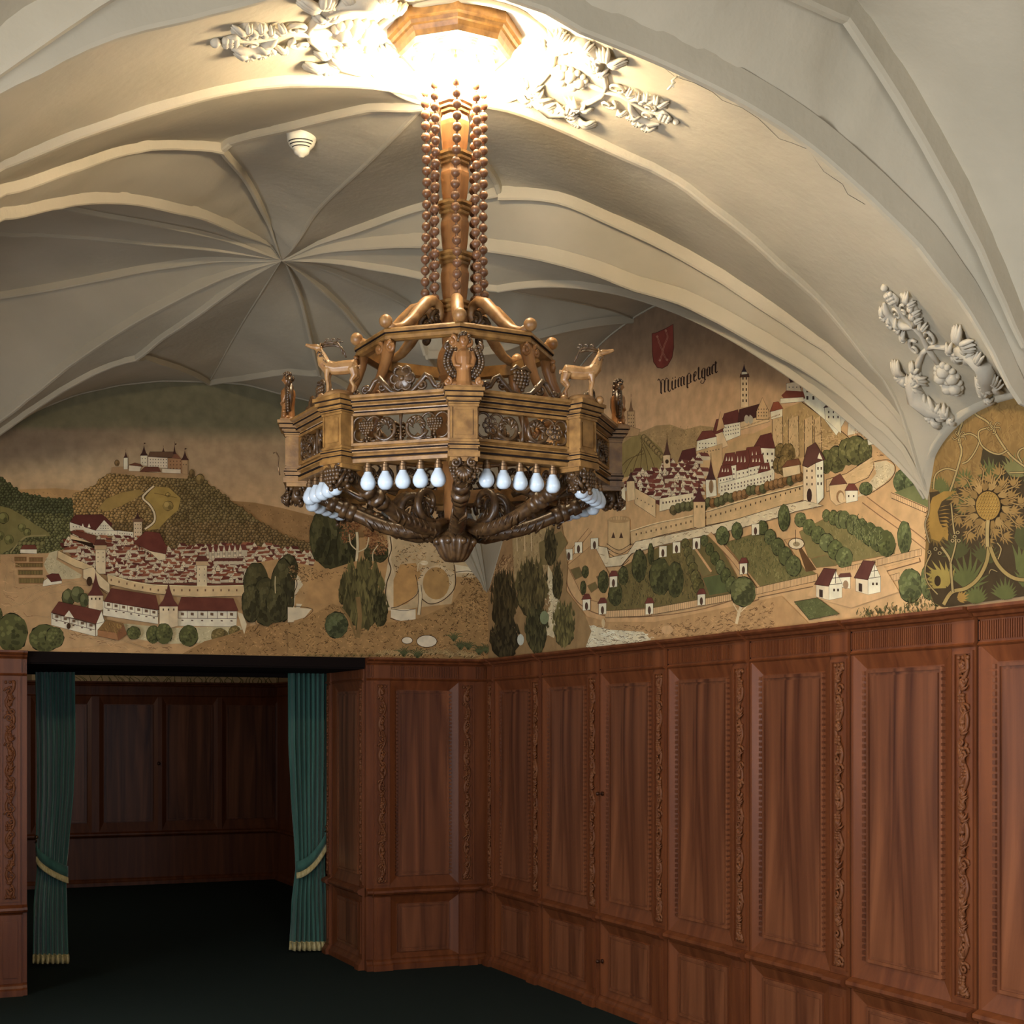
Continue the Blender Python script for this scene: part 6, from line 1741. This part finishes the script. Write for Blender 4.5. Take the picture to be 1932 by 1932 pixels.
stem([(900,1430),(880,1360),(910,1300)], 8); stem([(735,1430),(750,1380),(730,1350)], 5); stem([(690,1500),(700,1480),(730,1490)], 4)
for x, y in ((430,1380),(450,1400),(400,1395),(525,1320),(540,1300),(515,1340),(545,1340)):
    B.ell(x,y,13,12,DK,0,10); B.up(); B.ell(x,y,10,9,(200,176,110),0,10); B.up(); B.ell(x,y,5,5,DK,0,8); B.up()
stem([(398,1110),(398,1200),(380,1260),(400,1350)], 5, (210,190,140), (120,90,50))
B.tr(1,0,0); B.dark = 1
mr_ = B.build('mural_painting', 'painted mural on the right wall: walled town with gardens and caption, thistle ornament', 'mural')
# caption and shield painted on the mural
TT = mr_
def child_mural(seed): q = Mural('r', seed); q.buf = Rm.buf; return q
Bc = child_mural(5); Bc.tr(2.6466, 1050, 580)
INK = (52,34,28)
def glyph(strokes_, x, y, w=8):
    for st in strokes_:
        for a, b in zip(st, st[1:]):
            xa, ya = x+a[0], y+a[1]; xb, yb = x+b[0], y+b[1]
            d = .32*w
            Bc.poly([(xa-w/2,ya+d),(xa+w/2,ya-d),(xb+w/2,yb-d),(xb-w/2,yb+d)], INK)
            if abs(xb-xa) > abs(yb-ya)*.8:
                Bc.poly([(xa,ya-w*.28),(xb,yb-w*.28),(xb,yb+w*.28),(xa,ya+w*.28)], INK)
            Bc.up()
def minim(x, y, h, up=0, dn=0):
    """gothic minim with diamond head and foot"""
    Bc.poly([(x-4,y-h+7-up),(x+1,y-h-1-up),(x+5,y-h+5-up),(x+3.4,y-8+dn),(x+7,y-4+dn),(x+1,y+2+dn),(x-4,y-5+dn)], INK); Bc.up()
ln = lambda pts, w=3.6: (Bc.crv(pts, w, INK), Bc.up())
base = lambda x: 432-(x-524)*.385
# M
ln([(508,366),(512,358),(519,366),(522,380)], 5); minim(524,base(524),60); ln([(524,372),(532,360),(541,366)]); minim(542,base(542),62); ln([(544,368),(550,354),(558,358)]); minim(560,base(560),60); ln([(560,415),(567,421),(572,410)])
# u umlaut
minim(579,base(579),46); minim(595,base(595),46); ln([(579,base(579)-2),(586,base(586)+2),(594,base(594)-8)]); 
for x in (582,595): Bc.poly([(x-3,base(x)-56),(x,base(x)-61),(x+3,base(x)-56),(x,base(x)-51)], INK)
Bc.up()
# m
for x in (610,624,638): minim(x, base(x), 44)
ln([(610,base(610)-40),(617,base(617)-46),(623,base(623)-38)]); ln([(624,base(624)-40),(631,base(631)-46),(637,base(637)-38)])
# p
minim(655,base(655),46,0,22); minim(671,base(671),42); ln([(656,base(656)-42),(664,base(664)-50),(671,base(671)-40)]); ln([(657,base(657)-3),(664,base(664)+3),(671,base(671)-4)])
# e
minim(688,base(688),42); ln([(689,base(689)-42),(698,base(698)-44),(697,base(697)-28),(689,base(689)-20)], 5); ln([(688,base(688)-3),(695,base(695)+3),(702,base(702)-6)])
# l
minim(711,base(711),46,18); ln([(711,base(711)-2),(717,base(717)+2),(721,base(721)-5)])
# g
minim(728,base(728),42); minim(742,base(742),44,0,16); ln([(729,base(729)-40),(736,base(736)-46),(745,base(745)-42)]); ln([(728,base(728)-2),(735,base(735)+2),(742,base(742)-4)]); ln([(742,base(742)+16),(734,base(734)+28),(722,base(722)+20),(726,base(726)+10)])
# a
minim(754,base(754),40); minim(767,base(767),43); ln([(755,base(755)-36),(761,base(761)-43),(767,base(767)-38)]); ln([(754,base(754)-3),(760,base(760)+2),(766,base(766)-6)])
# r
minim(779,base(779),44); ln([(780,base(780)-38),(785,base(785)-46),(789,base(789)-40)], 5)
# t
minim(796,base(796),46,14); ln([(788,base(788)-42),(804,base(804)-48)]); ln([(796,base(796)-2),(802,base(802)+1),(806,base(806)-6)])
o_ = Bc.build('caption_lettering', None, None, TT); o_['label'] = 'dark gothic lettering'
Bc = child_mural(6); Bc.tr(2.6466, 1050, 580)
sh = [(480,132),(500,128),(545,108),(583,86),(586,200),(578,250),(556,288),(530,303),(505,298),(487,270),(481,220)]
Bc.poly([(531+(x-531)*1.05, 200+(y-200)*1.035) for x, y in sh], (78,40,30)); Bc.up(); Bc.poly(sh, (128,56,42)); Bc.up()
for p_ in ([(548,118),(556,150),(540,190),(530,230),(520,262)], [(506,150),(516,180),(528,210),(540,240),(552,262)]):
    Bc.crv(p_, 7, (168,110,84)); Bc.up(); Bc.crv(p_, 3, (128,56,42)); Bc.up()
for x, y in ((548,116),(505,146),(518,264),(554,262)): Bc.poly([(x-7,y),(x,y-8),(x+7,y),(x,y+8)], (168,110,84)); Bc.up()
o_ = Bc.build('painted_shield', None, None, TT); o_['label'] = 'dark red shield with two fish'
# strip of mural above the panelling of the room behind
B = Mural('b', 9); B.arch = False; B.lo = -.09; B.proj = lambda x, y, s0=0: on_back(x, y, -6.13); B.n = dS
B.poly([(60,1200),(560,1200),(560,1295),(60,1295)], (206,176,124)); B.up()
for i in range(60):
    x = 140+i*7.2; B.crv([(x,1291),(x+B.r.uniform(-6,6),1283),(x+B.r.uniform(-14,14),1276-B.r.random()*6)], 2.6, (118,106,58), i%3, True, 3)
B.build('mural_painting', 'narrow strip of plant mural above the dark panelling behind the curtains', 'mural')
# ---------------------------------------------------------------- camera, light
sc = bpy.context.scene
cd = bpy.data.cameras.new('camera'); cam = bpy.data.objects.new('camera', cd); col.objects.link(cam)
cd.sensor_width = 36; cd.sensor_fit = 'HORIZONTAL'; cd.lens = 36*F/1932; cd.shift_y = (HZ-966)/1932
cam.location = EYEV; cam.rotation_euler = (R(90), 0, 0); cd.clip_start = .05; sc.camera = cam
sc.view_settings.view_transform = 'Standard'; sc.view_settings.look = 'None'
sc.view_settings.gamma = 1; sc.view_settings.use_curve_mapping = False
sc.view_settings.exposure = 0.75
w = bpy.data.worlds.new('world'); sc.world = w; w.use_nodes = True
bg = w.node_tree.nodes['Background']; bg.inputs[0].default_value = (.62,.72,.9,1); bg.inputs[1].default_value = 1.0
def area(name, loc, target, sx, sy, power, colr):
    l = bpy.data.lights.new(name, 'AREA'); l.shape = 'RECTANGLE'; l.size = sx; l.size_y = sy; l.energy = power; l.color = colr
    o = bpy.data.objects.new(name, l); col.objects.link(o); o.location = loc
    o.rotation_euler = (Vector(target)-Vector(loc)).to_track_quat('-Z','Y').to_euler()
    return o
area('end_fill_1', W(SE+.5,1.2,1.8), W(3,1.2,1.6), 1.6, 2.2, 36, (.92,.96,1))  # added fill light behind the camera, outside a made-up opening
area('end_fill_2', W(SE+.5,3.1,1.8), W(3,2.0,1.6), 1.6, 2.2, 36, (.92,.96,1))  # second added fill light at the end wall
area('daylight_3', W(7,4.9,1.8), W(3.6,0,1.2), 1.6, 2.2, 165, (.95,.97,1))
area('bay_fill', W(1.8,4.85,1.8), W(1.4,0,1.3), 1.4, 1.8, 28, (.95,.97,1))  # fill light added to brighten the murals of the back bay
area('alcove_fill', W(-4.0,4.4,2.0), W(-5,0,.8), 1.4, 1.4, 7, (1,.9,.76))  # fill light added inside the alcove, where no window stands
